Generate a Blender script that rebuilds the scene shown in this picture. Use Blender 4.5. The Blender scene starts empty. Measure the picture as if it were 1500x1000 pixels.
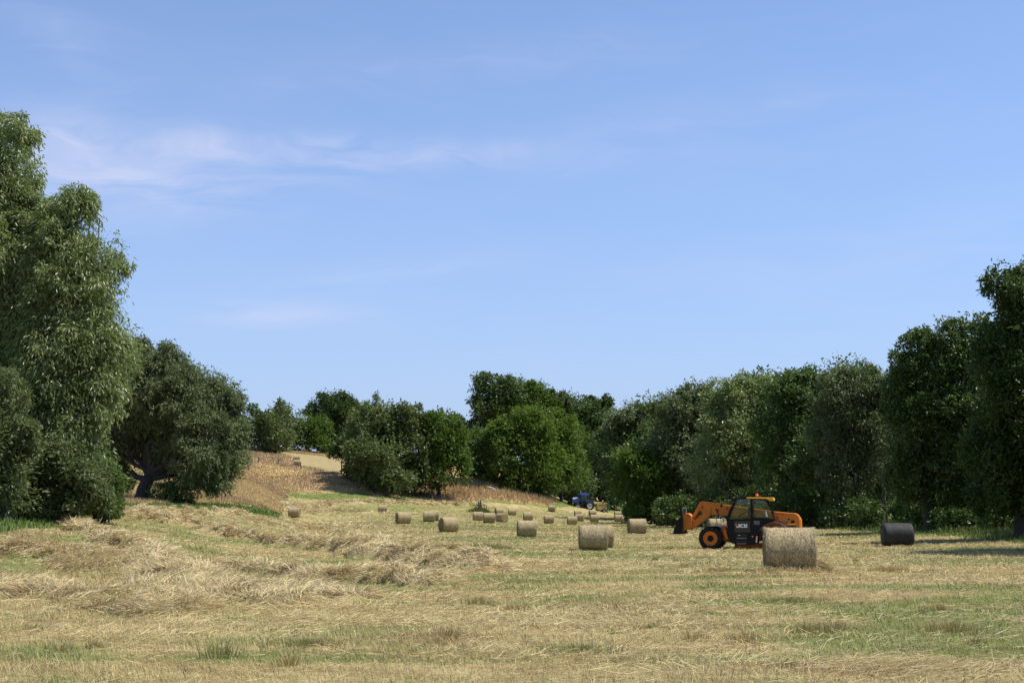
import bpy, bmesh, math
import numpy as np
from mathutils import Vector, Matrix

S = bpy.context.scene
COL = S.collection
R = math.radians

# ------------------------------------------------------------------ camera
CAM_H = 1.6
F = 1875.0                       # focal length in photo pixels (photo 1500 wide)
PITCH = math.atan(248.0 / F)
cam_data = bpy.data.cameras.new("camera")
cam_data.sensor_width = 36.0
cam_data.lens = 36.0 * F / 1500.0
cam_data.clip_start = 0.1
cam_data.clip_end = 6000
cam = bpy.data.objects.new("camera", cam_data)
cam.location = (0, 0, CAM_H)
cam.rotation_euler = (math.pi / 2 + PITCH, 0, 0)
COL.objects.link(cam)
S.camera = cam

# ------------------------------------------------------------------ exposure
S.view_settings.view_transform = 'Standard'
S.view_settings.look = 'None'
S.view_settings.exposure = 0.43
S.view_settings.gamma = 1.0
S.view_settings.use_curve_mapping = False
S.render.engine = 'CYCLES'
S.cycles.max_bounces = 6
S.cycles.diffuse_bounces = 3
S.cycles.transmission_bounces = 3
S.cycles.transparent_max_bounces = 8

# ------------------------------------------------------------------ sun + sky
SUN_EL, SUN_AZ = R(61), R(91)    # azimuth from +Y towards +X
sun_dir = Vector((math.sin(SUN_AZ) * math.cos(SUN_EL), math.cos(SUN_AZ) * math.cos(SUN_EL), math.sin(SUN_EL)))
sl = bpy.data.lights.new("sun", 'SUN')
sl.energy = 5.0
sl.angle = R(0.53)
sl.color = (1.0, 0.95, 0.87)
so = bpy.data.objects.new("sun", sl)
so.rotation_euler = (-sun_dir).to_track_quat('-Z', 'Y').to_euler()
so.location = (60, 20, 80)
COL.objects.link(so)

W = bpy.data.worlds.new("World")
S.world = W
W.use_nodes = True
nt = W.node_tree
nt.nodes.clear()


class NG:
    """small helper to write node maths"""
    def __init__(s, tree):
        s.t = tree

    def n(s, typ, **kw):
        nd = s.t.nodes.new(typ)
        for k, v in kw.items():
            setattr(nd, k, v)
        return nd

    def put(s, sock, v):
        if hasattr(v, 'node'):
            s.t.links.new(v, sock)
        else:
            sock.default_value = v

    def m(s, op, a, b=0.0, c=0.0, clamp=False):
        nd = s.n('ShaderNodeMath', operation=op, use_clamp=clamp)
        s.put(nd.inputs[0], a)
        s.put(nd.inputs[1], b)
        s.put(nd.inputs[2], c)
        return nd.outputs[0]

    def mix(s, f, a, b, blend='MIX'):
        nd = s.n('ShaderNodeMix', data_type='RGBA', blend_type=blend)
        s.put(nd.inputs[0], f)
        s.put(nd.inputs[6], a)
        s.put(nd.inputs[7], b)
        return nd.outputs[2]

    def noise(s, vec, scale, detail=3, rough=0.5, dist=0.0):
        nd = s.n('ShaderNodeTexNoise')
        if vec is not None:
            s.t.links.new(vec, nd.inputs['Vector'])
        nd.inputs['Scale'].default_value = scale
        nd.inputs['Detail'].default_value = detail
        nd.inputs['Roughness'].default_value = rough
        nd.inputs['Distortion'].default_value = dist
        return nd.outputs['Fac']

    def ramp(s, fac, stops):
        nd = s.n('ShaderNodeValToRGB')
        cr = nd.color_ramp
        while len(cr.elements) < len(stops):
            cr.elements.new(0.5)
        for e, (p, c) in zip(cr.elements, stops):
            e.position = p
            e.color = c if len(c) == 4 else (*c, 1)
        s.put(nd.inputs[0], fac)
        return nd.outputs[0]

    def scale(s, vec, sc, loc=(0, 0, 0), rot=(0, 0, 0)):
        nd = s.n('ShaderNodeMapping')
        s.t.links.new(vec, nd.inputs[0])
        nd.inputs['Location'].default_value = loc
        nd.inputs['Rotation'].default_value = rot
        nd.inputs['Scale'].default_value = sc
        return nd.outputs[0]


g = NG(nt)
sky = g.n('ShaderNodeTexSky', sky_type='NISHITA')
sky.sun_disc = False
sky.sun_elevation = SUN_EL
sky.sun_rotation = SUN_AZ
sky.altitude = 100
sky.air_density = 1.0
sky.dust_density = 0.6
sky.ozone_density = 2.6
tc = g.n('ShaderNodeTexCoord').outputs['Generated']
sp = g.n('ShaderNodeSeparateXYZ')
nt.links.new(tc, sp.inputs[0])
az = g.m('ARCTAN2', sp.outputs[0], sp.outputs[1])
el = g.m('ARCSINE', sp.outputs[2])
cb = g.n('ShaderNodeCombineXYZ')
nt.links.new(az, cb.inputs[0])
nt.links.new(el, cb.inputs[1])
# cirrus streaks: noise stretched along the wind, laid over the sky's own directions
warp = g.noise(g.scale(cb.outputs[0], (3, 9, 1)), 1.6, 3, 0.5)
wv = g.n('ShaderNodeVectorMath', operation='MULTIPLY_ADD')
wc = g.n('ShaderNodeCombineXYZ')
nt.links.new(g.m('MULTIPLY', warp, 0.10), wc.inputs[1])
nt.links.new(cb.outputs[0], wv.inputs[0])
wv.inputs[1].default_value = (1, 1, 1)
nt.links.new(wc.outputs[0], wv.inputs[2])
st1 = g.noise(g.scale(wv.outputs[0], (3.2, 26, 1), rot=(0, 0, R(-7))), 1.5, 6, 0.62, 0.3)
st2 = g.noise(g.scale(wv.outputs[0], (5.0, 15, 1), loc=(3, 1, 0), rot=(0, 0, R(12))), 1.3, 6, 0.62, 0.5)


def blob(a0, e0, ra, re, tilt=0.0):
    """soft mask round one direction (degrees)"""
    da = g.m('SUBTRACT', az, R(a0))
    de = g.m('SUBTRACT', g.m('SUBTRACT', el, R(e0)), g.m('MULTIPLY', da, tilt))
    x = g.m('DIVIDE', da, R(ra))
    y = g.m('DIVIDE', de, R(re))
    r2 = g.m('ADD', g.m('MULTIPLY', x, x), g.m('MULTIPLY', y, y))
    return g.m('EXPONENT', g.m('MULTIPLY', r2, -1.0))


def add(*a):
    o = a[0]
    for b in a[1:]:
        o = g.m('ADD', o, b)
    return o


clA = add(g.m('MULTIPLY', blob(-16.5, 14.2, 6.0, 1.6), 1.3), g.m('MULTIPLY', blob(-8.5, 15.8, 8, 0.75, -0.02), 1.25), g.m('MULTIPLY', blob(-20, 15.6, 3, 1.4), 0.8),
          g.m('MULTIPLY', blob(-4.0, 15.8, 5, 0.5, 0.06), 0.8), g.m('MULTIPLY', blob(-12, 8.6, 5, 0.6), 0.8),
          g.m('MULTIPLY', blob(-5, 10.6, 5, 0.6, 0.15), 0.5), g.m('MULTIPLY', blob(11, 17, 9, 1.2, 0.1), 0.3),
          g.m('MULTIPLY', blob(-3, 19.5, 9, 1.0, 0.12), 0.35), g.m('MULTIPLY', blob(14, 11.0, 9, 1.2, 0.12), 0.28),
          g.m('MULTIPLY', blob(-21, 20.2, 3, 1.2, -0.5), 0.35))
s1 = g.ramp(st1, [(0.38, (0, 0, 0)), (0.72, (1, 1, 1))])
s2 = g.ramp(st2, [(0.36, (0, 0, 0)), (0.70, (1, 1, 1))])
cl = g.m('MULTIPLY', clA, g.m('ADD', g.m('MULTIPLY', s1, 0.75), g.m('MULTIPLY', s2, 0.45)))
cl = g.m('ADD', g.m('MULTIPLY', cl, 0.78), g.m('MULTIPLY', g.m('MULTIPLY', s1, s2), 0.10), clamp=True)
hz = g.m('EXPONENT', g.m('MULTIPLY', g.m('MAXIMUM', el, 0.0), -3.6))
tint = g.mix(g.m('EXPONENT', g.m('MULTIPLY', g.m('MULTIPLY', el, el), -1.2)), sky.outputs[0], g.mix(1.0, sky.outputs[0], (1.37, 1.69, 2.02, 1), 'MULTIPLY'))
base = g.mix(g.m('MULTIPLY', hz, 0.88), tint, (4.35, 5.0, 7.45, 1))
skyc = g.mix(g.m('MULTIPLY', cl, 0.72), base, (7.3, 7.5, 9.4, 1))
bg = g.n('ShaderNodeBackground')
nt.links.new(skyc, bg.inputs[0])
bg.inputs[1].default_value = 0.075
wo = g.n('ShaderNodeOutputWorld')
nt.links.new(bg.outputs[0], wo.inputs[0])

# ------------------------------------------------------------------ helpers: photo geometry


def at(px, py, Y):
    """the world point at forward distance Y whose picture is photo pixel px, py"""
    dx = (px - 750.0) / F
    dy = (500.0 - py) / F
    fy = math.cos(PITCH) - dy * math.sin(PITCH)
    fz = math.sin(PITCH) + dy * math.cos(PITCH)
    t = Y / fy
    return Vector((dx * t, Y, CAM_H + fz * t))


def pxcol(x, y):
    return 750.0 + F * x / np.maximum(y, 1.0) / 0.9914 * 0.99


rng = np.random.default_rng(7)
_perm = np.random.default_rng(3).random((256, 256))


def vnoise(x, y, seed=0):
    x = np.asarray(x, float) + seed * 17.3
    y = np.asarray(y, float) + seed * 9.7
    xi = np.floor(x).astype(int)
    yi = np.floor(y).astype(int)
    xf, yf = x - xi, y - yi
    xf = xf * xf * (3 - 2 * xf)
    yf = yf * yf * (3 - 2 * yf)
    a = _perm[xi & 255, yi & 255]
    b = _perm[(xi + 1) & 255, yi & 255]
    c = _perm[xi & 255, (yi + 1) & 255]
    d = _perm[(xi + 1) & 255, (yi + 1) & 255]
    return (a * (1 - xf) + b * xf) * (1 - yf) + (c * (1 - xf) + d * xf) * yf


def fbm(x, y, oct=4, seed=0):
    s, a, t = 0.0, 1.0, 0.0
    for i in range(oct):
        s = s + a * vnoise(np.asarray(x) * 2 ** i, np.asarray(y) * 2 ** i, seed + i)
        t += a
        a *= 0.55
    return s / t


def sstep(a, b, x):
    t = np.clip((np.asarray(x, float) - a) / (b - a), 0, 1)
    return t * t * (3 - 2 * t)


# ------------------------------------------------------------------ terrain: smooth surface through surveyed points
# (photo column, forward distance, height)
def zz(py, d):
    return at(750, py, d).z


CP = []
for c in (-500, -150, 250, 500, 750, 1000, 1250, 1500, 1800, 2000):
    for d in (8, 14, 22):
        CP.append((c, d, 0.0))
prof = {
    -500: [(32, .4), (45, 1.1), (55, 1.5), (80, 2.2), (113, 3.2), (160, 7), (230, 13), (300, 16), (360, 17)],
    -100: [(30, .15), (45, 1.05), (55, 1.45), (80, 2.1), (113, 2.9), (160, 6.5), (230, 13), (300, 16), (360, 17)],
    0: [(30, .1), (38, .55), (45, 1.05), (55, 1.45), (80, 2.0)],
    100: [(30, .05), (40, .55), (52, 1.0), (60, 1.45), (80, 1.9)],
    200: [(30, .0), (40, .3), (50, .6), (80, 1.6), (113, 2.6), (160, 5.6), (230, 12), (300, 16.0), (360, 17)],
    300: [(40, .0), (60, .6), (95, 1.6), (115, 2.2), (150, 3.6), (190, 6.6), (225, 10), (260, 14), (300, 16), (360, 17)],
    380: [(50, 0), (80, .55), (112, 1.55), (135, 2.3), (160, 3.1), (190, 4.6), (225, 7.6), (260, 12.6), (290, 15.6), (360, 17)],
    432: [(60, .05), (100, .3), (120, .45), (135, .62), (150, .83), (190, 2.4), (215, 4.2), (230, 6.2), (250, 9.3), (268, 12.7), (300, 15.8), (360, 17)],
    500: [(60, .0), (120, .45), (195, 2.0), (215, 3.6), (225, 4.6), (235, 6.6), (245, 8.7), (285, 13.4), (320, 15), (360, 16)],
    560: [(70, -.05), (120, .4), (160, .8), (195, 1.5), (215, 3.1), (230, 4.3), (245, 7), (290, 12.5), (340, 14)],
    640: [(60, -.05), (101, -.03), (140, .4), (200, 1.3), (235, 3.3), (250, 5.5), (300, 12), (360, 14)],
    720: [(60, -.1), (87, -.16), (130, .1), (156, .27), (208, 1.04), (225, 1.5), (240, 3.1), (252, 6.0), (300, 12), (360, 13)],
    800: [(60, -.2), (90, -.15), (130, -.1), (170, .0), (200, .5), (240, 1.7), (252, 3.2), (300, 8), (360, 10)],
    870: [(60, -.25), (100, -.15), (150, -.15), (195, -.02), (226, .6), (262, 1.6), (290, 3), (340, 5)],
    930: [(61, -.25), (95, -.1), (150, -.15), (200, .0), (230, .4), (280, 1.0), (340, 2)],
    1050: [(45, -.1), (61, -.2), (80, -.2), (97, -.1), (150, .1), (220, .5), (340, 1)],
    1160: [(28, .02), (33, .03), (45, -.1), (61, -.2), (90, -.1), (150, .2), (250, .8)],
    1320: [(33, .0), (50, -.1), (65, -.16), (90, .15), (150, .8), (250, 1)],
    1500: [(33, -.05), (50, -.05), (65, .05), (80, .3), (130, .9), (250, 1)],
    1900: [(33, .0), (65, .1), (80, .4), (130, 1), (250, 1)],
}
for c, L in prof.items():
    for d, z in L:
        CP.append((c, d, z))
CP += [(450, 110, .35), (450, 130, .5), (418, 105, .75), (420, 125, .95)]
CP = np.array(CP)


def par(c, d):
    return np.stack([(np.asarray(c) - 750) / 260.0, np.log(np.asarray(d)) * 2.6], -1)


_Pc = par(CP[:, 0], CP[:, 1])


def _k(r):
    return np.sqrt(r * r + 0.15)


_A = _k(np.linalg.norm(_Pc[:, None] - _Pc[None], axis=-1))
_n = len(CP)
_M = np.zeros((_n + 3, _n + 3))
_M[:_n, :_n] = _A - 0.004 * np.eye(_n)
_M[:_n, _n] = 1
_M[:_n, _n + 1:] = _Pc
_M[_n, :_n] = 1
_M[_n + 1:, :_n] = _Pc.T
_wt = np.linalg.solve(_M, np.concatenate([CP[:, 2], [0, 0, 0]]))


def z_smooth(x, y):
    x = np.asarray(x, float)
    y = np.asarray(y, float)
    sh = x.shape
    x, y = x.ravel(), y.ravel()
    d = np.clip(y, 8, 350)
    c = np.clip(pxcol(x, d), -450, 1950)
    c = np.where(y < 1, 750 + (c - 750) * 0.3, c)
    out = np.empty(len(x))
    for i in range(0, len(x), 40000):
        p = par(c[i:i + 40000], d[i:i + 40000])
        r = np.linalg.norm(p[:, None] - _Pc[None], axis=-1)
        out[i:i + 40000] = _k(r) @ _wt[:_n] + _wt[_n] + p @ _wt[_n + 1:]
    out = np.where(y < 20, out * sstep(6, 20, y), out)
    return out.reshape(sh)


# coarse cache of the smooth terrain (photo column x log distance), bilinear look-up
_cg = np.linspace(-450, 1950, 481)
_dg = np.exp(np.linspace(math.log(8), math.log(350), 420))
_CC, _DD = np.meshgrid(_cg, _dg)
_ZG = z_smooth((_CC - 750) * _DD * 0.9914 / 0.99 / F, _DD)


def z_base(x, y):
    x = np.asarray(x, float)
    y = np.asarray(y, float)
    d = np.clip(y, 8, 349.9)
    c = np.clip(pxcol(x, d), -449.9, 1949.9)
    i = (c + 450) / 5.0
    j = (np.log(d) - math.log(8)) / (math.log(350) - math.log(8)) * 419
    i0 = np.minimum(i.astype(int), 479)
    j0 = np.minimum(j.astype(int), 418)
    fi, fj = i - i0, j - j0
    z = (_ZG[j0, i0] * (1 - fi) + _ZG[j0, i0 + 1] * fi) * (1 - fj) + (_ZG[j0 + 1, i0] * (1 - fi) + _ZG[j0 + 1, i0 + 1] * fi) * fj
    return z * sstep(2, 10, y)


def ground_hit(px, py):
    ds = np.exp(np.linspace(math.log(9), math.log(340), 3000))
    dx = (px - 750.0) / F
    dy = (500.0 - py) / F
    fy = math.cos(PITCH) - dy * math.sin(PITCH)
    fz = math.sin(PITCH) + dy * math.cos(PITCH)
    x = dx * ds / fy
    z = CAM_H + fz * ds / fy
    k = np.argmax(z_base(x, ds) >= z)
    return x[k], ds[k]


# hay windrows: (points as photo pixels, half width, height)
ROWS_PX = [
    ([(84, 766), (150, 790), (215, 822), (300, 862)], 0.8, .34),
    ([(246, 767), (330, 783), (450, 802), (600, 822), (700, 836)], 0.9, .42),
    ([(-60, 800), (90, 815), (200, 838), (330, 868), (420, 880)], 1.3, .22),
    ([(-60, 850), (60, 868), (180, 885), (250, 893)], 1.0, .16),
    ([(130, 757), (235, 749), (330, 748)], 1.1, .45),
    ([(230, 751), (330, 758), (470, 776), (600, 790)], 0.8, .15),
    ([(455, 768), (500, 770), (560, 776)], 0.9, .14),
    ([(400, 738), (480, 737), (560, 736), (640, 738), (760, 741)], 1.3, .38),
    ([(400, 745), (480, 748), (600, 754)], 1.0, .22),
    ([(560, 848), (610, 852)], 0.5, .30),
    ([(640, 736), (760, 738), (840, 742)], 1.2, .22),
    ([(300, 830), (440, 846), (560, 856), (640, 862)], 0.8, .26),
]
ROWS = []
for pts, hw, hh in ROWS_PX:
    w = np.array([ground_hit(*p) for p in pts])
    ROWS.append((w, hw, hh))


def row_field(x, y):
    """height of the raked hay (m) at each point and a 0..1 hay mask"""
    x = np.asarray(x, float)
    y = np.asarray(y, float)
    wx = x + (fbm(x * .35, y * .35, 3, 11) - .5) * 2.2
    wy = y + (fbm(x * .35, y * .35, 3, 17) - .5) * 2.2
    H = np.zeros_like(x)
    for w, hw, hh in ROWS:
        m = (wx > w[:, 0].min() - 4) & (wx < w[:, 0].max() + 4) & (wy > w[:, 1].min() - 4) & (wy < w[:, 1].max() + 4)
        if not m.any():
            continue
        px_, py_ = wx[m], wy[m]
        best = np.full(px_.shape, 9.0)
        for k in range(len(w) - 1):
            a, b = w[k], w[k + 1]
            ab = b - a
            L2 = (ab ** 2).sum()
            t = np.clip(((px_ - a[0]) * ab[0] + (py_ - a[1]) * ab[1]) / L2, 0, 1)
            dd = np.hypot(px_ - a[0] - ab[0] * t, py_ - a[1] - ab[1] * t)
            best = np.minimum(best, dd)
        n = fbm(px_ * 1.3, py_ * 1.3, 3, 5)
        hgt = hh * np.clip(1 - (best / (hw * (0.7 + n * .9))) ** 2, 0, 1) * (0.35 + 1.3 * n)
        H[m] = np.maximum(H[m], hgt)
    return H


def z_ground(x, y):
    x = np.asarray(x, float)
    y = np.asarray(y, float)
    und = (fbm(x * .12, y * .12, 3, 21) - .5) * .10 + (fbm(x * .8, y * .8, 3, 23) - .5) * .05
    und = und * sstep(4, 14, y)
    return z_base(x, y) + und


def gz(x, y):
    return float(z_ground(np.array([x]), np.array([y]))[0])


# zones ----------------------------------------------------------------
_Ec = [-300, 0, 100, 200, 300, 380, 412, 424, 500, 600, 640, 720, 800, 860, 900, 960, 1000, 1100, 1200, 1300, 1400, 1500, 1700]
_Ed = [35, 40, 49, 73, 93, 106, 116, 208, 214, 224, 232, 238, 243, 268, 262, 205, 165, 128, 108, 86, 74, 62, 55]


def zones(x, y):
    """m mown, g green verge, b dry tall bank, f hill field, s shade-side green (0..1 each)"""
    c = pxcol(x, y) + (fbm(np.asarray(x) * .3, np.asarray(y) * .3, 2, 31) - .5) * 14
    E = np.interp(c, _Ec, _Ed)
    wob = (fbm(np.asarray(x) * .25, np.asarray(y) * .1, 3, 33) - .5)
    dd = y - E + wob * np.where(c < 420, 4, 6)
    mown = 1 - sstep(-1.0, 1.2, dd)
    gw = np.interp(c, [0, 150, 250, 400, 424, 600, 640, 800, 900, 2000], [12, 22, 24, 22, 12, 8, 2.5, 3.5, 60, 60])
    green = (1 - mown) * (1 - sstep(gw * .8, gw * 1.2, dd))
    green = np.where(c > 900, 1 - mown, green)
    fld = sstep(0, 1, (fbm(np.asarray(x) * .4, np.asarray(y) * .4, 3, 35) - .5) * 5 + (y - np.interp(c, [395, 430, 440, 520, 560], [275, 268, 256, 241, 238])) / 2.0) * (1 - sstep(276, 279, y)) * sstep(380, 400, c) * (1 - sstep(590, 600, c))
    bank = (1 - mown) * (1 - green) * (1 - fld)
    return mown, green, bank, fld, dd, c


PALE = np.array([.53, .44, .225])
TAN = np.array([.345, .265, .12])
GRN = np.array([.145, .19, .048])
BRI = np.array([.10, .16, .03])
BRN = np.array([.22, .135, .065])
GRY = np.array([.43, .355, .20])
PNK = np.array([.38, .262, .155])


def lerp(a, b, t):
    t = np.asarray(t)[..., None]
    return a * (1 - t) + b * t


def patch_color(x, y):
    """colour of the sward at a point: pale straw, green regrowth, brown thatch (own colour only)"""
    x = np.asarray(x, float)
    y = np.asarray(y, float)
    m, gr, bk, fl, dd, c = zones(x, y)
    # along-row anisotropy: swathes run roughly left-right in the picture
    n1 = fbm(x * .15 + y * .04, y * .22, 5, 41)
    n2 = fbm(x * .5, y * .9, 4, 43)
    n3 = fbm(x * 2.2, y * 3.0, 3, 47)
    gm = np.clip(sstep(.415, .60, n1 * .6 + n2 * .4) * 1.15 + (n3 - .5) * .9, 0, 1) * .9
    n0 = fbm(x * .05 + 3, y * .05, 3, 42)
    gm = gm * np.interp(y, [10, 60, 120, 250], [.95, .9, .7, .45])
    gm = np.clip(gm + sstep(.5, .7, n0) * .35 * sstep(60, 130, y), 0, 1)
    col = lerp(np.broadcast_to(TAN, x.shape + (3,)), np.broadcast_to(PALE, x.shape + (3,)), np.clip(.35 + (n3 - .5) * 2.4 + (n1 - .5), 0, 1))
    col = lerp(col, GRN, gm)
    br = sstep(.60, .72, fbm(x * .35 + 5, y * .9, 4, 51)) * .6
    col = lerp(col, BRN, br)
    H = row_field(x, y) * (dd < -1.2)
    hm = sstep(.02, .16, H)
    hayc = lerp(np.broadcast_to(TAN, x.shape + (3,)), np.broadcast_to(GRY, x.shape + (3,)), np.clip(.55 + (n3 - .5) * 2.5, 0, 1))
    col = lerp(col, hayc, hm)
    edge = sstep(-9, -1, dd) * (c < 160) * .7
    col = lerp(col, BRN, edge * (n2 > .35))
    gcol = lerp(np.broadcast_to(GRN, x.shape + (3,)), np.broadcast_to(BRI, x.shape + (3,)), np.clip((c < 424) * .8 + (n2 - .4), 0, 1))
    gcol = lerp(gcol, TAN, np.where((c > 424) & (c < 900), .08, 0.04) * np.ones_like(x))
    col = lerp(col, gcol, gr)
    bt = np.clip(sstep(.42, .6, fbm(x * .05, y * .06, 3, 61)) + (n2 - .5) * .8, 0, 1)
    bcol = lerp(np.broadcast_to(np.array([.50, .38, .19]), x.shape + (3,)), PNK, bt)
    bcol = lerp(bcol, GRN, np.clip((n2 - .55) * 2.2, 0, .5))
    bcol = lerp(bcol, np.array([.43, .30, .155]), ((c > 630) & (c < 900)) * .75)
    col = lerp(col, bcol, bk)
    col = lerp(col, np.array([.33, .27, .14]) , fl * .9)
    return np.clip(col, 0, 1), H

# ------------------------------------------------------------------ materials


def mat(name):
    m = bpy.data.materials.new(name)
    m.use_nodes = True
    m.node_tree.nodes.clear()
    return m, NG(m.node_tree)


def finish(m, k, shader):
    o = k.n('ShaderNodeOutputMaterial')
    m.node_tree.links.new(shader, o.inputs[0])
    return m


def bsdf(k, color, rough=0.6, metal=0.0, spec=0.5, bump=None, bstr=0.3, bdist=0.01, emis=None, coat=0.0):
    b = k.n('ShaderNodeBsdfPrincipled')
    k.put(b.inputs['Base Color'], color)
    k.put(b.inputs['Roughness'], rough)
    b.inputs['Metallic'].default_value = metal
    b.inputs['Specular IOR Level'].default_value = spec
    b.inputs['Coat Weight'].default_value = coat
    if bump is not None:
        bp = k.n('ShaderNodeBump')
        bp.inputs['Strength'].default_value = bstr
        bp.inputs['Distance'].default_value = bdist
        k.t.links.new(bump, bp.inputs['Height'])
        k.t.links.new(bp.outputs[0], b.inputs['Normal'])
    return b.outputs[0]


def obj_co(k):
    return k.n('ShaderNodeTexCoord').outputs['Object']


def paint(name, col, rough=0.4, dirt=0.35, metal=0.0, dirtcol=(.16, .12, .07, 1), sc=2.5, spec=0.4):
    """worn, dusty machine paint"""
    m, k = mat(name)
    co = obj_co(k)
    n = k.noise(co, sc, 5, 0.65)
    n2 = k.noise(co, sc * 9, 3, 0.6)
    f = k.ramp(k.m('ADD', k.m('MULTIPLY', n, .7), k.m('MULTIPLY', n2, .3)), [(0.42, (0, 0, 0)), (0.72, (1, 1, 1))])
    c = k.mix(k.m('MULTIPLY', f, dirt), (*col, 1), dirtcol)
    r = k.m('ADD', k.m('MULTIPLY', f, .3), rough, clamp=True)
    return finish(m, k, bsdf(k, c, r, metal, spec, bump=n2, bstr=.08))


def leaf_mat(name, c1, c2, trans=0.35, gloss=0.5, rough=0.45):
    m, k = mat(name)
    geo = k.n('ShaderNodeNewGeometry')
    rnd = geo.outputs['Random Per Island']
    n = k.noise(obj_co(k), 0.55, 3, 0.6)
    f = k.m('ADD', k.m('MULTIPLY', rnd, .75), k.m('MULTIPLY', k.m('SUBTRACT', n, .4), 1.1), clamp=True)
    c = k.mix(f, (*c1, 1), (*c2, 1))
    pb = k.n('ShaderNodeBsdfPrincipled')
    k.put(pb.inputs['Base Color'], c)
    pb.inputs['Roughness'].default_value = rough
    pb.inputs['Specular IOR Level'].default_value = gloss
    tr = k.n('ShaderNodeBsdfTranslucent')
    k.put(tr.inputs[0], k.mix(0.5, c, (c2[0] * 1.6, c2[1] * 1.9, c2[2] * .8, 1)))
    mx = k.n('ShaderNodeMixShader')
    mx.inputs[0].default_value = trans
    m.node_tree.links.new(pb.outputs[0], mx.inputs[1])
    m.node_tree.links.new(tr.outputs[0], mx.inputs[2])
    return finish(m, k, mx.outputs[0])


def blade_mat(name, trans=0.3, spec=0.35, var=1.0):
    m, k = mat(name)
    at_ = k.n('ShaderNodeAttribute', attribute_name='col')
    rnd = k.n('ShaderNodeNewGeometry').outputs['Random Per Island']
    c = k.mix(1.0, at_.outputs['Color'], k.ramp(rnd, [(0, (1 - .4 * var, 1 - .42 * var, 1 - .45 * var)), (.5, (.95, .95, .93)), (1, (1 + .3 * var, 1 + .28 * var, 1 + .2 * var))]), 'MULTIPLY')
    pb = k.n('ShaderNodeBsdfPrincipled')
    k.put(pb.inputs['Base Color'], c)
    pb.inputs['Roughness'].default_value = 0.55
    pb.inputs['Specular IOR Level'].default_value = spec
    tr = k.n('ShaderNodeBsdfTranslucent')
    k.put(tr.inputs[0], c)
    mx = k.n('ShaderNodeMixShader')
    mx.inputs[0].default_value = trans
    m.node_tree.links.new(pb.outputs[0], mx.inputs[1])
    m.node_tree.links.new(tr.outputs[0], mx.inputs[2])
    return finish(m, k, mx.outputs[0])


def bark_mat(name, c1, c2):
    m, k = mat(name)
    co = k.scale(obj_co(k), (4, 4, .8))
    n = k.noise(co, 3, 6, .65)
    c = k.mix(n, (*c1, 1), (*c2, 1))
    return finish(m, k, bsdf(k, c, .9, bump=n, bstr=.8, bdist=.05))


BARK = bark_mat("bark", (.018, .015, .012), (.06, .05, .04))
BLADE = blade_mat("grass_blades")
BLADE_SOFT = blade_mat("tall_grass_blades", var=.35)
HAYM = blade_mat("hay_strands", .2, .45)

# ground material: vertex colour of the sward + fine thatch
GROUND, k = mat("meadow_soil")
gco = k.n('ShaderNodeTexCoord').outputs['Object']
ca = k.n('ShaderNodeAttribute', attribute_name='col').outputs['Color']
n1 = k.noise(k.scale(gco, (14, 22, 8)), 1.0, 6, .75, .6)
n2 = k.noise(k.scale(gco, (1.2, 2.4, 1)), 1.0, 5, .65)
f1 = k.ramp(n1, [(.30, (.42, .38, .34)), (.5, (.88, .86, .84)), (.72, (1.35, 1.33, 1.28))])
f2 = k.ramp(n2, [(.3, (.78, .78, .76)), (.7, (1.18, 1.17, 1.15))])
gc = k.mix(1.0, k.mix(1.0, ca, f1, 'MULTIPLY'), f2, 'MULTIPLY')
finish(GROUND, k, bsdf(k, gc, .95, spec=.15, bump=n1, bstr=.9, bdist=.05))

# ------------------------------------------------------------------ mesh helpers


def tag(o, label=None, cat=None, group=None, kind=None):
    if label:
        o['label'] = label
    if cat:
        o['category'] = cat
    if group:
        o['group'] = group
    if kind:
        o['kind'] = kind
    return o


def link(name, me, mt=None, parent=None, loc=None):
    o = bpy.data.objects.new(name, me)
    COL.objects.link(o)
    if mt is not None:
        for x in (mt if isinstance(mt, (list, tuple)) else [mt]):
            me.materials.append(x)
    if parent is not None:
        o.parent = parent
    if loc is not None:
        o.location = loc
    return o


def empty(name, loc, rz=0.0, label=None, cat=None, group=None):
    o = bpy.data.objects.new(name, None)
    o.empty_display_size = 0.3
    COL.objects.link(o)
    o.location = loc
    o.rotation_euler = (0, 0, rz)
    return tag(o, label, cat, group)


def fast_mesh(name, V, faces_list, colors=None, smooth=False):
    """V (n,3); faces_list: list of (m,k) int arrays"""
    me = bpy.data.meshes.new(name)
    V = np.ascontiguousarray(V, np.float32)
    me.vertices.add(len(V))
    me.vertices.foreach_set('co', V.ravel())
    tot = sum(f.size for f in faces_list)
    nf = sum(len(f) for f in faces_list)
    me.loops.add(tot)
    me.loops.foreach_set('vertex_index', np.concatenate([f.ravel() for f in faces_list]).astype(np.int32))
    me.polygons.add(nf)
    ks = np.concatenate([np.full(len(f), f.shape[1], np.int32) for f in faces_list])
    st = np.concatenate([[0], np.cumsum(ks)[:-1]]).astype(np.int32)
    me.polygons.foreach_set('loop_start', st)
    me.update(calc_edges=True)
    if smooth:
        me.polygons.foreach_set('use_smooth', np.ones(nf, bool))
    else:
        me.polygons.foreach_set('use_smooth', np.zeros(nf, bool))
    if colors is not None:
        a = me.attributes.new('col', 'FLOAT_COLOR', 'POINT')
        c4 = np.ones((len(V), 4), np.float32)
        c4[:, :3] = colors
        a.data.foreach_set('color', c4.ravel())
    return me


def grid_faces(nr, nc, wrap=False):
    r = np.arange(nr - 1)[:, None]
    c = np.arange(nc if wrap else nc - 1)[None]
    c1 = (c + 1) % nc
    return np.stack([r * nc + c, r * nc + c1, (r + 1) * nc + c1, (r + 1) * nc + c], -1).reshape(-1, 4)


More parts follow.
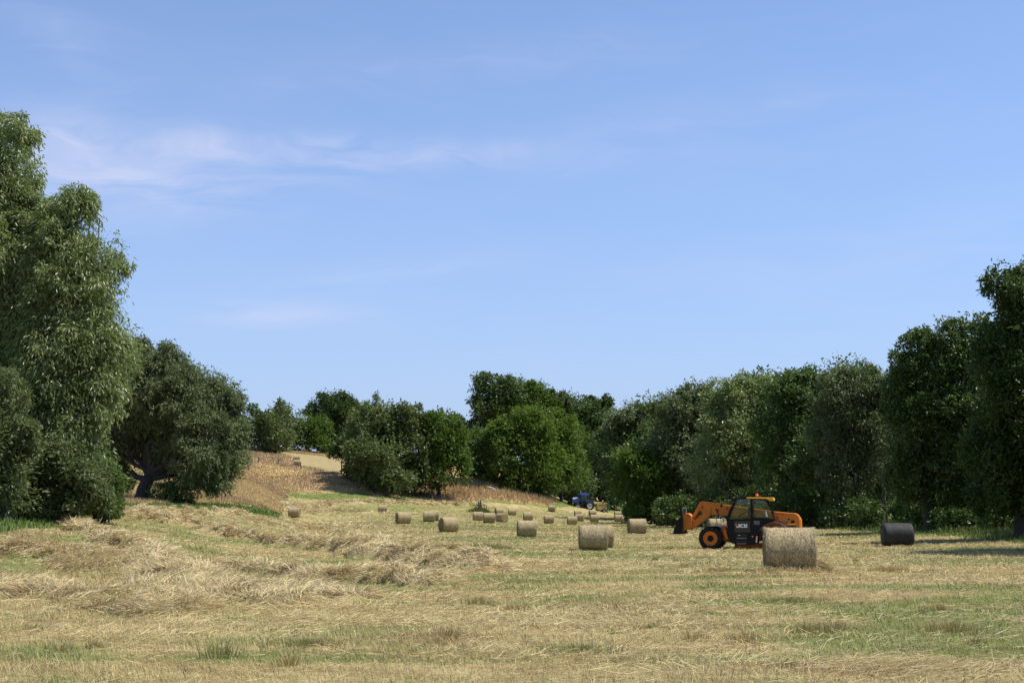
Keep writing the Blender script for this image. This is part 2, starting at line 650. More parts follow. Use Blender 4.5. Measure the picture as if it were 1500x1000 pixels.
# ------------------------------------------------------------------ ground sheet
ang = np.concatenate([np.linspace(-180, -34, 37)[:-1], np.linspace(-34, -25, 19)[:-1], np.linspace(-25, 25, 441), np.linspace(25, 34, 19)[1:], np.linspace(34, 180, 37)[1:-1]])
dist = np.concatenate([[0.01, 1, 2, 4, 6], np.exp(np.linspace(math.log(7.5), math.log(330), 640)), [345, 370, 420, 520, 700, 1000, 1600, 2600, 4500]])
AA, DD = np.meshgrid(np.radians(ang), dist)
GX, GY = DD * np.sin(AA), DD * np.cos(AA)
gcol, gH = patch_color(GX, GY)
far = sstep(330, 1200, DD)
GZ = z_ground(GX, GY) + gH * sstep(4, 10, GY)
GZ = GZ * (1 - far) + 10 * far
gv = np.stack([GX, GY, GZ], -1).reshape(-1, 3)
gme = fast_mesh("ground", gv, [grid_faces(len(dist), len(ang), True)[:, ::-1]], gcol.reshape(-1, 3), smooth=True)
ground = link("ground", gme, GROUND)
tag(ground, "mown hay meadow rising to a rough hillside", None, None, 'structure')

# ------------------------------------------------------------------ blades


def blades(name, x, y, z, h, w, lean_a, lean, col, tipcol=None, seg=2):
    """upright bent blades: 2-segment ribbons"""
    n = len(x)
    az_ = rng.uniform(0, 2 * np.pi, n)
    bx, by = np.cos(az_) * w / 2, np.sin(az_) * w / 2
    lx, ly = np.cos(lean_a) * lean * h, np.sin(lean_a) * lean * h
    V = np.empty((n, 5, 3))
    V[:, 0] = np.stack([x - bx, y - by, z - .01], -1)
    V[:, 1] = np.stack([x + bx, y + by, z - .01], -1)
    V[:, 2] = np.stack([x + bx * .8 + lx * .35, y + by * .8 + ly * .35, z + h * .6 * np.sqrt(np.clip(1 - lean ** 2 * .3, .1, 1))], -1)
    V[:, 3] = np.stack([x - bx * .8 + lx * .35, y - by * .8 + ly * .35, V[:, 2, 2]], -1)
    V[:, 4] = np.stack([x + lx, y + ly, z + h * np.sqrt(np.clip(1 - lean ** 2 * .75, .05, 1))], -1)
    b = np.arange(n)[:, None] * 5
    C = np.repeat(col[:, None], 5, 1)
    if tipcol is not None:
        C[:, 4] = tipcol
        C[:, 2:4] = (col * .5 + tipcol * .5)[:, None]
    return fast_mesh(name, V.reshape(-1, 3), [b + np.array([[0, 1, 2, 3]]), b + np.array([[3, 2, 4]])], C.reshape(-1, 3))


def strands(name, x, y, z, L, w, col, up=0.25, bend=.25, az0=None, azs=None):
    """lying, curved ribbons of hay"""
    n = len(x)
    a = rng.uniform(0, 2 * np.pi, n) if az0 is None else az0 + rng.normal(0, azs, n)
    e = np.clip(rng.normal(0.06, up, n), -.25, 1.2)
    dirv = np.stack([np.cos(a) * np.cos(e), np.sin(a) * np.cos(e), np.sin(e)], -1)
    side = np.stack([-np.sin(a), np.cos(a), rng.normal(0, .6, n)], -1)
    side /= np.linalg.norm(side, axis=1)[:, None]
    perp = np.cross(dirv, side)
    P0 = np.stack([x, y, z], -1)
    bd = rng.normal(0, bend, n)
    sd = rng.normal(0, bend, n)
    V = np.empty((n, 6, 3))
    for i, t in enumerate((0.0, 0.5, 1.0)):
        cen = P0 + dirv * (L * t)[:, None] + (perp * (bd * L)[:, None] + side * (sd * L)[:, None]) * (4 * t * (1 - t)) * .5
        ww = (w * (.5, .5, .3)[i])[:, None]
        V[:, 2 * i] = cen - side * ww
        V[:, 2 * i + 1] = cen + side * ww
    b = np.arange(n)[:, None] * 6
    return fast_mesh(name, V.reshape(-1, 3), [b + np.array([[0, 1, 3, 2]]), b + np.array([[2, 3, 5, 4]])], np.repeat(col[:, None], 6, 1).reshape(-1, 3))


def scatter(n, d0, d1, p=1.5, c0=-60, c1=1560, c_fn=None):
    """points over the view wedge; density per area falls as d**-p"""
    u = rng.random(n)
    e = 2 - p
    d = (d0 ** e + u * (d1 ** e - d0 ** e)) ** (1 / e)
    c = rng.uniform(c0, c1, n)
    x = (c - 750) * d / F
    return x, d


def jitter_col(c, s=.18):
    return np.clip(c * (1 + rng.normal(0, s, (len(c), 1))) * (1 + rng.normal(0, .05, c.shape)), .01, .9)


def swirl(x, y):
    """combed direction of the hay, wandering from lock to lock"""
    return (fbm(x * .55 + 7, y * .4, 3, 87) - .5) * 9 + (vnoise(x * 2.5, y * 2.0, 88) - .5) * 2.5 + .6


# short regrowth and stubble
n = 520000
x, y = scatter(n, 10.5, 130, 1.55)
x2_, y2_ = scatter(150000, 105, 246, 1.0)
x, y = np.concatenate([x, x2_]), np.concatenate([y, y2_])
n = len(x)
m_, g_, b_, f_, dd_, c_ = zones(x, y)
clump = fbm(x * 1.6, y * 1.6, 3, 71)
keep = (m_ > .5) & (rng.random(n) < .35 + 1.3 * np.clip(clump - .3, 0, 1))
x, y, clump = x[keep], y[keep], clump[keep]
pc, H = patch_color(x, y)
n = len(x)
z = z_ground(x, y) + H
tall = sstep(.52, .72, fbm(x * .35, y * .35, 3, 75))
h = np.clip(rng.normal(.055, .02, n), .02, .2) * (1 + tall * 1.0) + (rng.random(n) < .015) * .08
h = h * (1 + y * .004)
w = np.maximum(.004, y * .00042) * rng.uniform(.7, 1.4, n)
lean = np.clip(rng.normal(.85, .22, n), .1, 1.12)
la = rng.normal(.3, .8, n) + fbm(x * .4, y * .4, 3, 77) * 5
isg = rng.random(n) < np.clip((pc[:, 1] / pc[:, 0] - .78) * 2.4, .06, .75)
cc = np.where(isg[:, None], np.where(rng.random((n, 1)) < .5, GRN * 1.15, GRN * .8 + BRI * .3), lerp(pc, PALE * 1.15, rng.random(n) * .7))
me = blades("meadow_stubble", x, y, z, h, w, la, lean, jitter_col(cc), jitter_col(lerp(cc, PALE, np.full(n, .35))))
tag(link("meadow_stubble_grass", me, BLADE), "short mown stubble with green regrowth over the meadow", None, None, 'stuff')

# coarse tufts that the mower missed
TX = []
for i in range(34):
    d = 11 * math.exp(rng.random() * math.log(75 / 11))
    c = rng.uniform(-20, 1520)
    TX.append(((c - 750) * d / F, d, rng.uniform(.10, .30), rng.uniform(.08, .18), rng.random()))
for px_, py_, r_, h_, gg in [(755, 896, .30, .22, .15), (706, 803, 1.5, .30, .6), (650, 935, .35, .24, .1), (1220, 925, .3, .22, .35), (1090, 942, .4, .22, .2),
                             (1015, 940, .2, .2, .1), (320, 962, .3, .28, .9), (870, 838, .8, .12, .0), (700, 886, .4, .2, .3), (1050, 838, .7, .14, .05),
                             (1300, 838, .9, .2, .1), (1180, 925, .3, .2, .5), (1390, 925, .6, .2, .4), (850, 955, .8, .14, .9), (440, 942, .9, .12, .9), (1160, 882, 1.0, .12, .8)]:
    wx_, wy_ = ground_hit(px_, py_)
    TX.append((wx_, wy_, r_, h_, gg))
xs, ys, hs, cs, lns = [], [], [], [], []
for (tx, ty, tr, th, gg) in TX:
    nn = int(min(1500, 120 + tr * tr * 1500 / max(1, ty / 16)))
    rr = np.abs(rng.normal(0, tr * .6, nn))
    aa = rng.uniform(0, 2 * np.pi, nn)
    xs.append(tx + rr * np.cos(aa))
    ys.append(ty + rr * np.sin(aa))
    hs.append(th * rng.uniform(.5, 1.15, nn) * np.exp(-(rr / (tr * 1.3)) ** 2))
    base_ = GRN * gg + (BRN * .2 + TAN * .95) * (1 - gg)
    cs.append(jitter_col(np.tile(base_ * 1.15, (nn, 1)), .3))
    lns.append(aa)
x, y, h, cc, la = map(np.concatenate, (xs, ys, hs, cs, lns))
m_, *_ = zones(x, y)
k_ = m_ > .5
x, y, h, cc, la = x[k_], y[k_], h[k_], cc[k_], la[k_]
me = blades("coarse_tufts", x, y, z_ground(x, y), h, np.maximum(.005, y * .0004), la, rng.uniform(.2, .9, len(x)), cc, lerp(cc, PALE, np.full(len(x), .55)))
tag(link("coarse_grass_tufts", me, BLADE), "coarse grass tufts left standing in the mown meadow", None, None, 'stuff')

# loose hay lying over the field
n = 520000
x, y = scatter(n, 10.5, 110, 1.6)
x2_, y2_ = scatter(90000, 100, 246, 1.0)
x, y = np.concatenate([x, x2_]), np.concatenate([y, y2_])
n = len(x)
m_, *_ = zones(x, y)
sw = fbm(x * .18 + y * .05, y * .7, 4, 81)
pc, H = patch_color(x, y)
gness = np.clip((pc[:, 1] / pc[:, 0] - .80) * 3, 0, .8)
keep = (m_ > .5) & (rng.random(n) < np.clip((sw - .36) * 3.2, .12, 1) * (1 - gness))
x, y = x[keep], y[keep]
pc, H = patch_color(x, y)
n = len(x)
z = z_ground(x, y) + H + rng.uniform(0, .05, n)
L = rng.uniform(.06, .28, n) * (1 + y * .005)
w = np.maximum(.003, y * .00030) * rng.uniform(.7, 1.3, n)
cc = lerp(PALE * 1.05 * np.ones((n, 3)), TAN, rng.random(n) * .8)
me = strands("loose_hay", x, y, z, L, w, jitter_col(cc, .2), up=.16, bend=.10, az0=swirl(x, y), azs=.7)
tag(link("loose_hay_litter", me, HAYM), "pale cut hay lying loose over the meadow", None, None, 'stuff')

# raked hay heaps
n = 1500000
x, y = scatter(n, 14, 235, 1.35, -60, 1000)
H = row_field(x, y) * (zones(x, y)[4] < -1.2)
keep = (H > .02) & (rng.random(n) < .2 + H * 4)
x, y, H = x[keep], y[keep], H[keep]
n = len(x)
z = z_ground(x, y) + H - .02 + rng.uniform(0, .06, n)
L = rng.uniform(.12, .42, n) * (1 + y * .005)
w = np.maximum(.004, y * .00038) * rng.uniform(.7, 1.3, n)
cc = lerp(GRY * 1.15 * np.ones((n, 3)), PALE, rng.random(n) * .8)
cc = lerp(cc, BRN, (fbm(x * 2, y * 2, 3, 85) > .56) * rng.random(n) * .8)
me = strands("raked_hay", x, y, z, L, w, jitter_col(cc, .22), up=.24, bend=.16, az0=swirl(x, y), azs=.5)
tag(link("raked_hay_windrows", me, HAYM), "grey tan hay raked into low rows across the meadow", None, None, 'stuff')

# green verge grass
n = 260000
x, y = scatter(n, 38, 262, 1.2, -60, 1560)
m_, g_, b_, f_, dd_, c_ = zones(x, y)
keep = (g_ > .4) & (dd_ < 40)
x, y, c_, dd_ = x[keep], y[keep], c_[keep], dd_[keep]
n = len(x)
pc, H = patch_color(x, y)
h = rng.uniform(.10, .26, n) * np.where((c_ > 424) & (c_ < 900), .5, 1.0)
h = np.where(c_ > 960, h * (1 + 1.3 * sstep(2, 7, dd_)), h)
me = blades("verge", x, y, z_ground(x, y), h, np.maximum(.006, y * .0006), rng.uniform(0, 6.28, n), rng.uniform(.1, .6, n), jitter_col(pc, .22))
tag(link("verge_grass", me, BLADE), "green uncut grass along the edge of the meadow", None, None, 'stuff')

# tall dry grass of the banks and the hillside
n = 420000
x, y = scatter(n, 60, 318, .6, -60, 960)
m_, g_, b_, f_, dd_, c_ = zones(x, y)
keep = (b_ > .4) & (y < 318) & ((y < 262) | (c_ < 660))
x, y, c_, dd_ = x[keep], y[keep], c_[keep], dd_[keep]
n = len(x)
pc, H = patch_color(x, y)
clu = fbm(x * .5, y * .5, 3, 91)
midb = (c_ > 628) & (c_ < 900)
h = rng.uniform(.15, .36, n) * (.5 + clu) * np.where(midb, 3.0, 1.0) * np.where(c_ < 424, 1.15, 1.0) * (.5 + .5 * sstep(0, 4, dd_ - 5))
pc = pc * 1.22
tip = lerp(pc, np.array([.50, .36, .21]), rng.random(n) * .8)
basec = lerp(pc, GRN, np.full(n, .15))
me = blades("tall_grass", x, y, z_ground(x, y), h, np.maximum(.02, y * .00055) * rng.uniform(.7, 1.3, n), rng.normal(.4, .8, n), rng.uniform(.1, .5, n), jitter_col(basec, .08), jitter_col(tip, .08))
tag(link("tall_dry_grass", me, BLADE_SOFT), "tall dry pink brown grass on the banks and hillside", None, None, 'stuff')

# yellow flowers in patches on the slope
xs, ys = [], []
for (px_, py_, nn) in [(345, 690, 30), (352, 700, 40), (372, 704, 18), (430, 703, 25), (452, 704, 18), (356, 688, 20), (340, 697, 30), (380, 699, 15), (492, 709, 8), (284, 700, 20)]:
    wx_, wy_ = ground_hit(px_, py_)
    xs.append(wx_ + rng.normal(0, 1.2, nn))
    ys.append(wy_ + rng.normal(0, 3, nn))
x, y = np.concatenate(xs), np.concatenate(ys)
n = len(x)
z = z_ground(x, y) + rng.uniform(.5, .8, n)
V, Fc = [], []
for i in range(n):
    r_ = rng.uniform(.07, .14)
    b0 = len(V)
    V.append((x[i], y[i], z[i] + .05))
    for a in range(6):
        V.append((x[i] + r_ * math.cos(a * 1.047), y[i] + r_ * math.sin(a * 1.047), z[i] - .02 + (a % 2) * .05))
    for a in range(6):
        Fc.append((b0, b0 + 1 + a, b0 + 1 + (a + 1) % 6))
    V += [(x[i] - .01, y[i], z[i] - .7), (x[i] + .01, y[i], z[i] - .7), (x[i], y[i], z[i])]
    Fc.append((len(V) - 3, len(V) - 2, len(V) - 1))
me = bpy.data.meshes.new("ragwort")
me.from_pydata([tuple(map(float, v)) for v in V], [], Fc)
m_fl, k = mat("yellow_petals")
finish(m_fl, k, bsdf(k, k.mix(k.noise(obj_co(k), 3), (.62, .30, .02, 1), (.50, .34, .05, 1)), .6))
tag(link("yellow_flowers", me, m_fl), "scattered orange yellow flowers in the dry grass of the slope", None, None, 'stuff')

# ------------------------------------------------------------------ trees
OAK = leaf_mat("oak_leaves", (.030, .056, .012), (.068, .106, .024), .28, .25)
DARK = leaf_mat("dark_leaves", (.040, .070, .015), (.092, .132, .034), .28, .35)
MID = leaf_mat("mid_leaves", (.046, .088, .014), (.105, .155, .030), .3, .12)
BRIGHT = leaf_mat("bright_leaves", (.060, .104, .016), (.130, .180, .034), .32, .12)
WILL = leaf_mat("willow_leaves", (.082, .122, .036), (.235, .272, .110), .32, .5, .40)
WILL2 = leaf_mat("grey_willow_leaves", (.062, .088, .032), (.150, .178, .080), .28, .25, .48)
OLIVE = leaf_mat("olive_leaves", (.050, .090, .022), (.115, .135, .045), .35, .35)
BLUEG = leaf_mat("blue_green_leaves", (.052, .095, .024), (.120, .165, .055), .3, .15)


def unit(v):
    return v / np.maximum(np.linalg.norm(v, axis=-1, keepdims=True), 1e-9)


def leaves_mesh(name, P, A, L, Wd, nrm_bias=.6):
    n = len(P)
    A = unit(A)
    up = np.array([0, 0, 1.0]) * nrm_bias + rng.normal(0, .6, (n, 3))
    B = unit(np.cross(A, up))
    L = L[:, None]
    Wd = Wd[:, None]
    Nn = np.cross(A, B)
    V = np.stack([P, P + A * L * .45 + B * Wd * .5, P + A * L + Nn * L * .08, P + A * L * .45 - B * Wd * .5], 1)
    return fast_mesh(name, V.reshape(-1, 3), [np.arange(n * 4).reshape(-1, 4)])


def crown_points(lobes, count, sub, droop, seed, lumps=1.0, top=True):
    """lobes: (centre xyz, radii xyz). returns leaf points, outward directions"""
    r = np.random.default_rng(seed)
    areas = np.array([(l[1][0] * l[1][2] + l[1][1] * l[1][2] + l[1][0] * l[1][1]) for l in lobes])
    P_all, O_all = [], []
    for (c, rad), ar in zip(lobes, areas):
        c, rad = np.array(c), np.array(rad)
        n = int(count * ar / areas.sum())
        if n < 8:
            continue
        K = max(5, int(sub * min(1, (ar / areas.max()) ** .5)))
        dirs = unit(r.normal(0, 1, (K, 3)) + np.array([0, 0, .25]))
        frac = r.uniform(.52, .98, K)
        sc = c + dirs * rad * frac[:, None]
        sr = r.uniform(.17, .47, K)[:, None] * rad * lumps
        # twig clumps on the sublobes
        T = 34
        k1 = r.integers(0, K, T * K // 2 + 30)
        td = unit(r.normal(0, 1, (len(k1), 3)) + dirs[k1] * .7 + np.array([0, 0, .2]))
        tc = sc[k1] + td * sr[k1] * r.uniform(.55, 1.12, (len(k1), 1))
        n1 = int(n * .80)
        k2 = r.integers(0, len(k1), n1)
        spread = np.minimum(sr[k1[k2]], rad * .3) * .34
        # leaves sit along short sprays that leave the clump outwards and hang by the droop
        ns_ = len(k1) * 7
        kk = r.integers(0, len(k1), ns_)
        sd_ = unit(td[kk] * .9 + r.normal(0, .55, (ns_, 3)) + np.array([0, 0, .15 - droop * 1.6]))
        sp0 = np.minimum(sr[k1[kk]], rad * .3)
        s0 = tc[kk] + np.clip(r.normal(0, 1, (ns_, 3)), -1.7, 1.7) * sp0 * .22
        sl_ = sp0.mean(1) * r.uniform(.5, 1.25, ns_) * (1 + droop * .9)
        k2 = r.integers(0, ns_, n1)
        t_ = r.random(n1)[:, None] ** .8
        p = s0[k2] + sd_[k2] * t_ * sl_[k2][:, None] + np.clip(r.normal(0, 1, (n1, 3)), -1.6, 1.6) * sp0[k2] * .075
        p[:, 2] -= droop * .5 * sl_[k2] * t_[:, 0] ** 2
        o = unit(sd_[k2] + td[kk[k2]] * .3)
        n2 = n - n1
        q = c + unit(r.normal(0, 1, (n2, 3))) * rad * (r.uniform(0.15, .9, (n2, 1)) ** .6)
        P_all += [p, q]
        O_all += [o, unit(q - c)]
    return np.concatenate(P_all), np.concatenate(O_all), r


def tube(V, Fs, pts, rads, ns=8):
    pts = [Vector(p) for p in pts]
    b0 = len(V)
    for i, p in enumerate(pts):
        t = (pts[min(i + 1, len(pts) - 1)] - pts[max(i - 1, 0)]).normalized()
        u = t.cross(Vector((0.31, .95, .1))).normalized()
        v = t.cross(u)
        for a in range(ns):
            th = 2 * math.pi * a / ns
            V.append(tuple(p + (u * math.cos(th) + v * math.sin(th)) * rads[i]))
    for i in range(len(pts) - 1):
        for a in range(ns):
            q = b0 + i * ns + a
            q2 = b0 + i * ns + (a + 1) % ns
            Fs.append((q, q2, q2 + ns, q + ns))
    Fs.append(tuple(b0 + (len(pts) - 1) * ns + a for a in range(ns)))


def limb_pts(a, b, r, n=6, sag=.12):
    a, b = Vector(a), Vector(b)
    L = (b - a).length
    out = []
    for i in range(n + 1):
        t = i / n
        p = a.lerp(b, t)
        p.z += math.sin(t * math.pi) * L * sag * r.uniform(-.4, 1)
        if 0 < i < n:
            p += Vector((r.normal(0, .03), r.normal(0, .03), r.normal(0, .02))) * L
        out.append(p)
    return out


def tree(name, label, cat, d, bpx, lobes_px, lm, leaf=None, dens=1.0, droop=.2, aspect=.5, sub=16, trunk=.3, group=None,
         fork=.3, deep=1.0, stems=1, bark=None, outer=.35, base_d=None, lumps=1.0, extra=5):
    seed = abs(hash((round(d * 7), bpx, len(lobes_px)))) % 100000
    r = np.random.default_rng(seed)
    s = F / d
    base = at(bpx, 748, d)
    bz = gz(base.x, d)
    B = Vector((base.x, d, bz))
    lobes = []
    for L_ in lobes_px:
        px_, py_, rx, ry = L_[:4]
        off = L_[4] if len(L_) > 4 else r.uniform(-.3, .3) * rx / s
        c = at(px_, py_, d + off)
        rx_m, rz_m = rx / s * 1.07, ry / s * 1.05
        ryy = max(.9, (rx_m * .9 + rz_m * .15) * deep)
        lobes.append(((c.x - B.x, c.y - B.y, c.z - B.z), (rx_m, ryy, rz_m)))
    for (cc_, rr_) in list(lobes):
        for q in range(extra):
            v = r.normal(0, 1, 3)
            v[2] = abs(v[2]) * .8 + .1 if r.random() < .7 else v[2]
            v /= np.linalg.norm(v)
            k3 = r.uniform(.20, .46)
            e_ = tuple(cc_[i] + v[i] * rr_[i] * r.uniform(.82, 1.10) for i in range(3))
            lobes.append((e_, tuple(max(.45, rr_[i] * k3) for i in range(3))))
    leaf = leaf * 1.25 if leaf else float(np.clip(d * .0028, .13, .62))
    wd = leaf * aspect
    tot = sum(4 * math.pi * ((l[1][0] * l[1][1] + l[1][0] * l[1][2] + l[1][1] * l[1][2]) / 3) for l in lobes)
    n = int(min(210000, dens * 1.55 * tot / (.5 * leaf * wd) * .62))
    P, O, r2 = crown_points(lobes, n, sub, droop, seed + 1, lumps)
    # nothing below the soil
    zmin = z_base(P[:, 0] + B.x, P[:, 1] + B.y) - B.z + .05
    P[:, 2] = np.maximum(P[:, 2], zmin + r2.random(len(P)) * .3)
    A = O * (outer + .35) + r2.normal(0, .5, P.shape) + np.array([0, 0, -droop * 1.4])
    me = leaves_mesh("crown", P, A, leaf * r2.uniform(.65, 1.3, len(P)), wd * r2.uniform(.7, 1.2, len(P)))
    root = empty(name, B, 0, label, cat, group)
    link("crown", me, lm, root)
    V, Fs = [], []
    H = max(l[0][2] + l[1][2] for l in lobes[:len(lobes_px)])
    fk = H * fork
    cx = np.mean([l[0][0] for l in lobes])
    for sgi in range(stems):
        ox = (sgi - (stems - 1) / 2) * trunk * 1.6
        top = Vector((ox * 2.5 + cx * .25, r.uniform(-.3, .3), fk))
        tr_ = trunk / (stems ** .5)
        tube(V, Fs, [(ox, 0, -.4), (ox * 1.1, 0, .15), (ox * 1.4 + cx * .05, 0, fk * .5), tuple(top)], [tr_ * 1.5, tr_ * 1.1, tr_ * .92, tr_ * .8], 10)
        for i, l in enumerate(lobes[:len(lobes_px)]):
            if stems > 1 and i % stems != sgi:
                continue
            e = Vector(l[0])
            if e.z < fk * .6:
                continue
            a = Vector((top.x * .98, top.y, top.z - r.uniform(0, .25) * fk))
            pts = limb_pts(a, e, r)
            lr = tr_ * r.uniform(.38, .6)
            tube(V, Fs, pts, [lr * (1 - .75 * j / 6) for j in range(7)], 7)
            for q in range(5):
                j = int(r.integers(2, 6))
                tgt = e + Vector((r.normal(0, .5) * l[1][0], r.normal(0, .5) * l[1][1], r.uniform(.0, .85) * l[1][2]))
                tube(V, Fs, limb_pts(pts[j], tgt, r, 4), [lr * .35, lr * .28, lr * .2, lr * .14, lr * .06], 5)
    me = bpy.data.meshes.new("trunk")
    me.from_pydata(V, [], Fs)
    me.polygons.foreach_set('use_smooth', [True] * len(me.polygons))
    link("trunk", me, bark or BARK, root)
    return root


G_R = "trees along the shaded side of the meadow"
G_H = "trees on the hilltop"
G_B = "trees behind the far bales"

# ---- the sunny side with the two willows
tree("willow_tree", "tallest willow with silvery narrow leaves, its crown running out of the corner of view", "tree", 57, -30,
     [(5, 218, 42, 50), (-38, 300, 68, 90), (8, 318, 48, 70), (-70, 450, 95, 130), (15, 430, 62, 100), (40, 540, 55, 80), (-30, 600, 90, 100), (45, 400, 40, 60), (42, 330, 26, 40), (50, 620, 50, 60)], WILL,
     leaf=.19, aspect=.27, dens=1.5, droop=.55, sub=26, trunk=.55, fork=.16)
tree("willow_tree", "silvery willow with a stepped pointed crown, growing beside the tallest willow", "tree", 55, 95,
     [(112, 318, 24, 36), (92, 372, 42, 45), (130, 395, 42, 52), (126, 460, 52, 58), (88, 450, 50, 70), (105, 545, 56, 78), (128, 590, 38, 60), (70, 610, 60, 70), (110, 655, 42, 45), (125, 520, 52, 60), (75, 520, 50, 60), (60, 680, 50, 40), (74, 340, 28, 44)], WILL,
     leaf=.19, aspect=.27, dens=1.5, droop=.55, sub=26, trunk=.5, fork=.16)
tree("ash_tree", "young feathery ash with grey green leaflets in front of the tallest willow", "tree", 50, 12,
     [(8, 612, 25, 42), (-14, 655, 46, 56), (22, 668, 24, 40), (0, 572, 20, 30), (6, 718, 38, 36), (30, 640, 14, 18)], WILL2, leaf=.16, aspect=.34, dens=1.1, droop=.1, sub=22, trunk=.16, fork=.2)
tree("elder_bush", "dark bush at the foot of the tallest willow beside the green verge", "bush", 53, 40,
     [(10, 713, 50, 38), (60, 718, 36, 32), (-40, 695, 50, 50), (35, 740, 30, 16)], OLIVE, leaf=.15, dens=1.2, droop=.1, trunk=.08, fork=.3, stems=3)
tree("elder_bush", "leafy grey green bush directly under the stepped willow", "bush", 53, 108,
     [(112, 700, 26, 34), (88, 682, 26, 34), (130, 738, 20, 14), (92, 738, 18, 14), (140, 706, 16, 24)], WILL2, leaf=.15, dens=1.1, droop=.1, trunk=.08, fork=.3, stems=3)
tree("elder_bush", "round grey green bush ending the row beneath the stepped willow", "bush", 56, 155,
     [(155, 712, 19, 26), (146, 736, 14, 14), (160, 733, 12, 16), (152, 748, 14, 9)], BLUEG, leaf=.15, dens=1.1, droop=.1, trunk=.08, fork=.3, stems=3)
tree("spreading_willow", "round spreading willow with a short forked trunk standing alone on the bank", "tree", 113, 208,
     [(222, 562, 52, 46, 0), (185, 590, 34, 44, .5), (268, 590, 44, 44, -1), (316, 592, 32, 40, 1), (338, 636, 20, 44, 0), (300, 650, 40, 38, -2),
      (182, 640, 34, 38, 1), (232, 620, 54, 42, 2), (318, 690, 24, 28, -1), (285, 696, 22, 24, 1), (255, 665, 26, 26, 0), (160, 655, 18, 30, 0), (168, 690, 18, 14, 1)], WILL2,
     leaf=.22, aspect=.38, dens=2.3, droop=.45, sub=26, trunk=.62, fork=.16, lumps=.9)
tree("elder_bush", "low dark bush in the shade under the spreading willow", "bush", 110, 250,
     [(240, 722, 22, 12), (268, 728, 18, 9)], DARK, leaf=.22, dens=1.1, droop=.1, trunk=.06, fork=.3, stems=3)
tree("elder_bush", "brushy thicket filling the gap between the stepped willow and the spreading willow", "bush", 122, 165,
     [(160, 700, 30, 22), (135, 690, 25, 34), (178, 716, 14, 12)], DARK, leaf=.24, dens=1.2, droop=.1, trunk=.06, fork=.3, stems=3)

# ---- hilltop
tree("hawthorn_tree", "dark thorn tree at the top of the brown slope next to the spreading willow", "tree", 275, 368,
     [(366, 625, 16, 24), (380, 632, 14, 24), (352, 640, 14, 22)], DARK, dens=1.2, group=G_H, trunk=.2, fork=.15)
tree("aspen_tree", "pale pointed tree rising above the hilltop row", "tree", 282, 412,
     [(413, 606, 9, 20), (411, 625, 17, 26), (412, 645, 20, 22)], WILL2, dens=1.2, group=G_H, trunk=.22, fork=.2)
tree("hawthorn_tree", "low olive green tree on the hilltop in front of the pale pointed tree", "tree", 272, 396,
     [(396, 632, 17, 26), (404, 645, 16, 16), (388, 645, 12, 16)], OLIVE, dens=1.2, group=G_H, trunk=.2, fork=.15)
tree("hawthorn_tree", "broad olive tree on the hilltop behind the mown strip with bales", "tree", 290, 450,
     [(445, 634, 18, 24), (465, 636, 18, 22), (432, 642, 14, 18), (474, 648, 12, 12)], MID, dens=1.2, group=G_H, trunk=.22, fork=.15)
tree("oak_tree", "very dark round oak standing above the hilltop row", "tree", 318, 484,
     [(484, 598, 26, 24), (470, 612, 22, 26), (500, 612, 20, 28), (486, 634, 28, 26), (508, 640, 14, 22), (454, 606, 9, 8), (484, 655, 20, 18)], OAK,
     dens=1.6, group=G_H, trunk=.5, fork=.2)
tree("ash_tree", "thin ragged ash top beside the dark oak", "tree", 300, 530,
     [(530, 606, 12, 16), (524, 622, 12, 18)], MID, dens=.8, group=G_H, trunk=.2, fork=.4)
tree("birch_tree", "slender birch with a narrow spire above the middle clump", "tree", 305, 552,
     [(552, 590, 5, 12), (551, 603, 8, 13), (552, 622, 10, 20)], WILL2, dens=.7, group=G_H, trunk=.14, fork=.4)
tree("sapling_tree", "small dark tree with a bare thin trunk on the edge of the hillside strip", "tree", 246, 499.5,
     [(497, 654, 12, 13), (508, 650, 11, 12), (491, 667, 8, 6), (506, 664, 9, 7)], OAK, dens=1.0, trunk=.13, fork=.32, droop=.05, lumps=.8)
tree("hazel_bush", "bright green bush at the foot of the hillside beside the small trunked tree", "bush", 240, 518,
     [(512, 691, 9, 8), (524, 694, 10, 9), (534, 700, 8, 8)], BRIGHT, dens=1.2, trunk=.05, fork=.2, stems=3)

# ---- middle clumps
tree("maple_tree", "large olive green maple at the end of the brown slope", "tree", 238, 566,
     [(560, 620, 34, 24), (540, 640, 32, 34), (585, 632, 32, 32), (600, 660, 34, 34), (560, 668, 40, 34), (528, 672, 22, 24), (585, 696, 34, 24), (612, 690, 24, 24)], OLIVE,
     dens=1.25, group=G_B, trunk=.4, fork=.12, sub=20)
tree("hazel_tree", "lighter green hazel in front of the large olive maple", "tree", 229, 548,
     [(535, 672, 22, 30), (558, 684, 30, 26), (518, 666, 14, 18), (582, 704, 24, 16), (545, 700, 22, 14)], OLIVE, dens=1.15, group=G_B, trunk=.2, fork=.15, stems=2)
tree("lime_tree", "rounded green tree with a bare dark stem meeting the field edge", "tree", 240, 643,
     [(645, 628, 24, 24), (632, 650, 26, 32), (662, 650, 24, 34), (655, 682, 30, 30), (628, 692, 20, 22)], MID, dens=1.25, group=G_B, trunk=.36, fork=.14, sub=20)
tree("ash_tree", "grey green tree between the rounded green tree and the bright domed tree", "tree", 262, 700,
     [(700, 648, 14, 22), (698, 672, 20, 30), (704, 696, 16, 22), (684, 660, 12, 26)], BLUEG, dens=1.2, group=G_B, trunk=.25, fork=.15)
tree("oak_tree", "dark oak behind the grey green tree in the gap of the skyline", "tree", 300, 680,
     [(672, 630, 14, 16), (690, 640, 18, 22), (676, 655, 20, 24)], OAK, dens=1.3, group=G_B, trunk=.3, fork=.15)
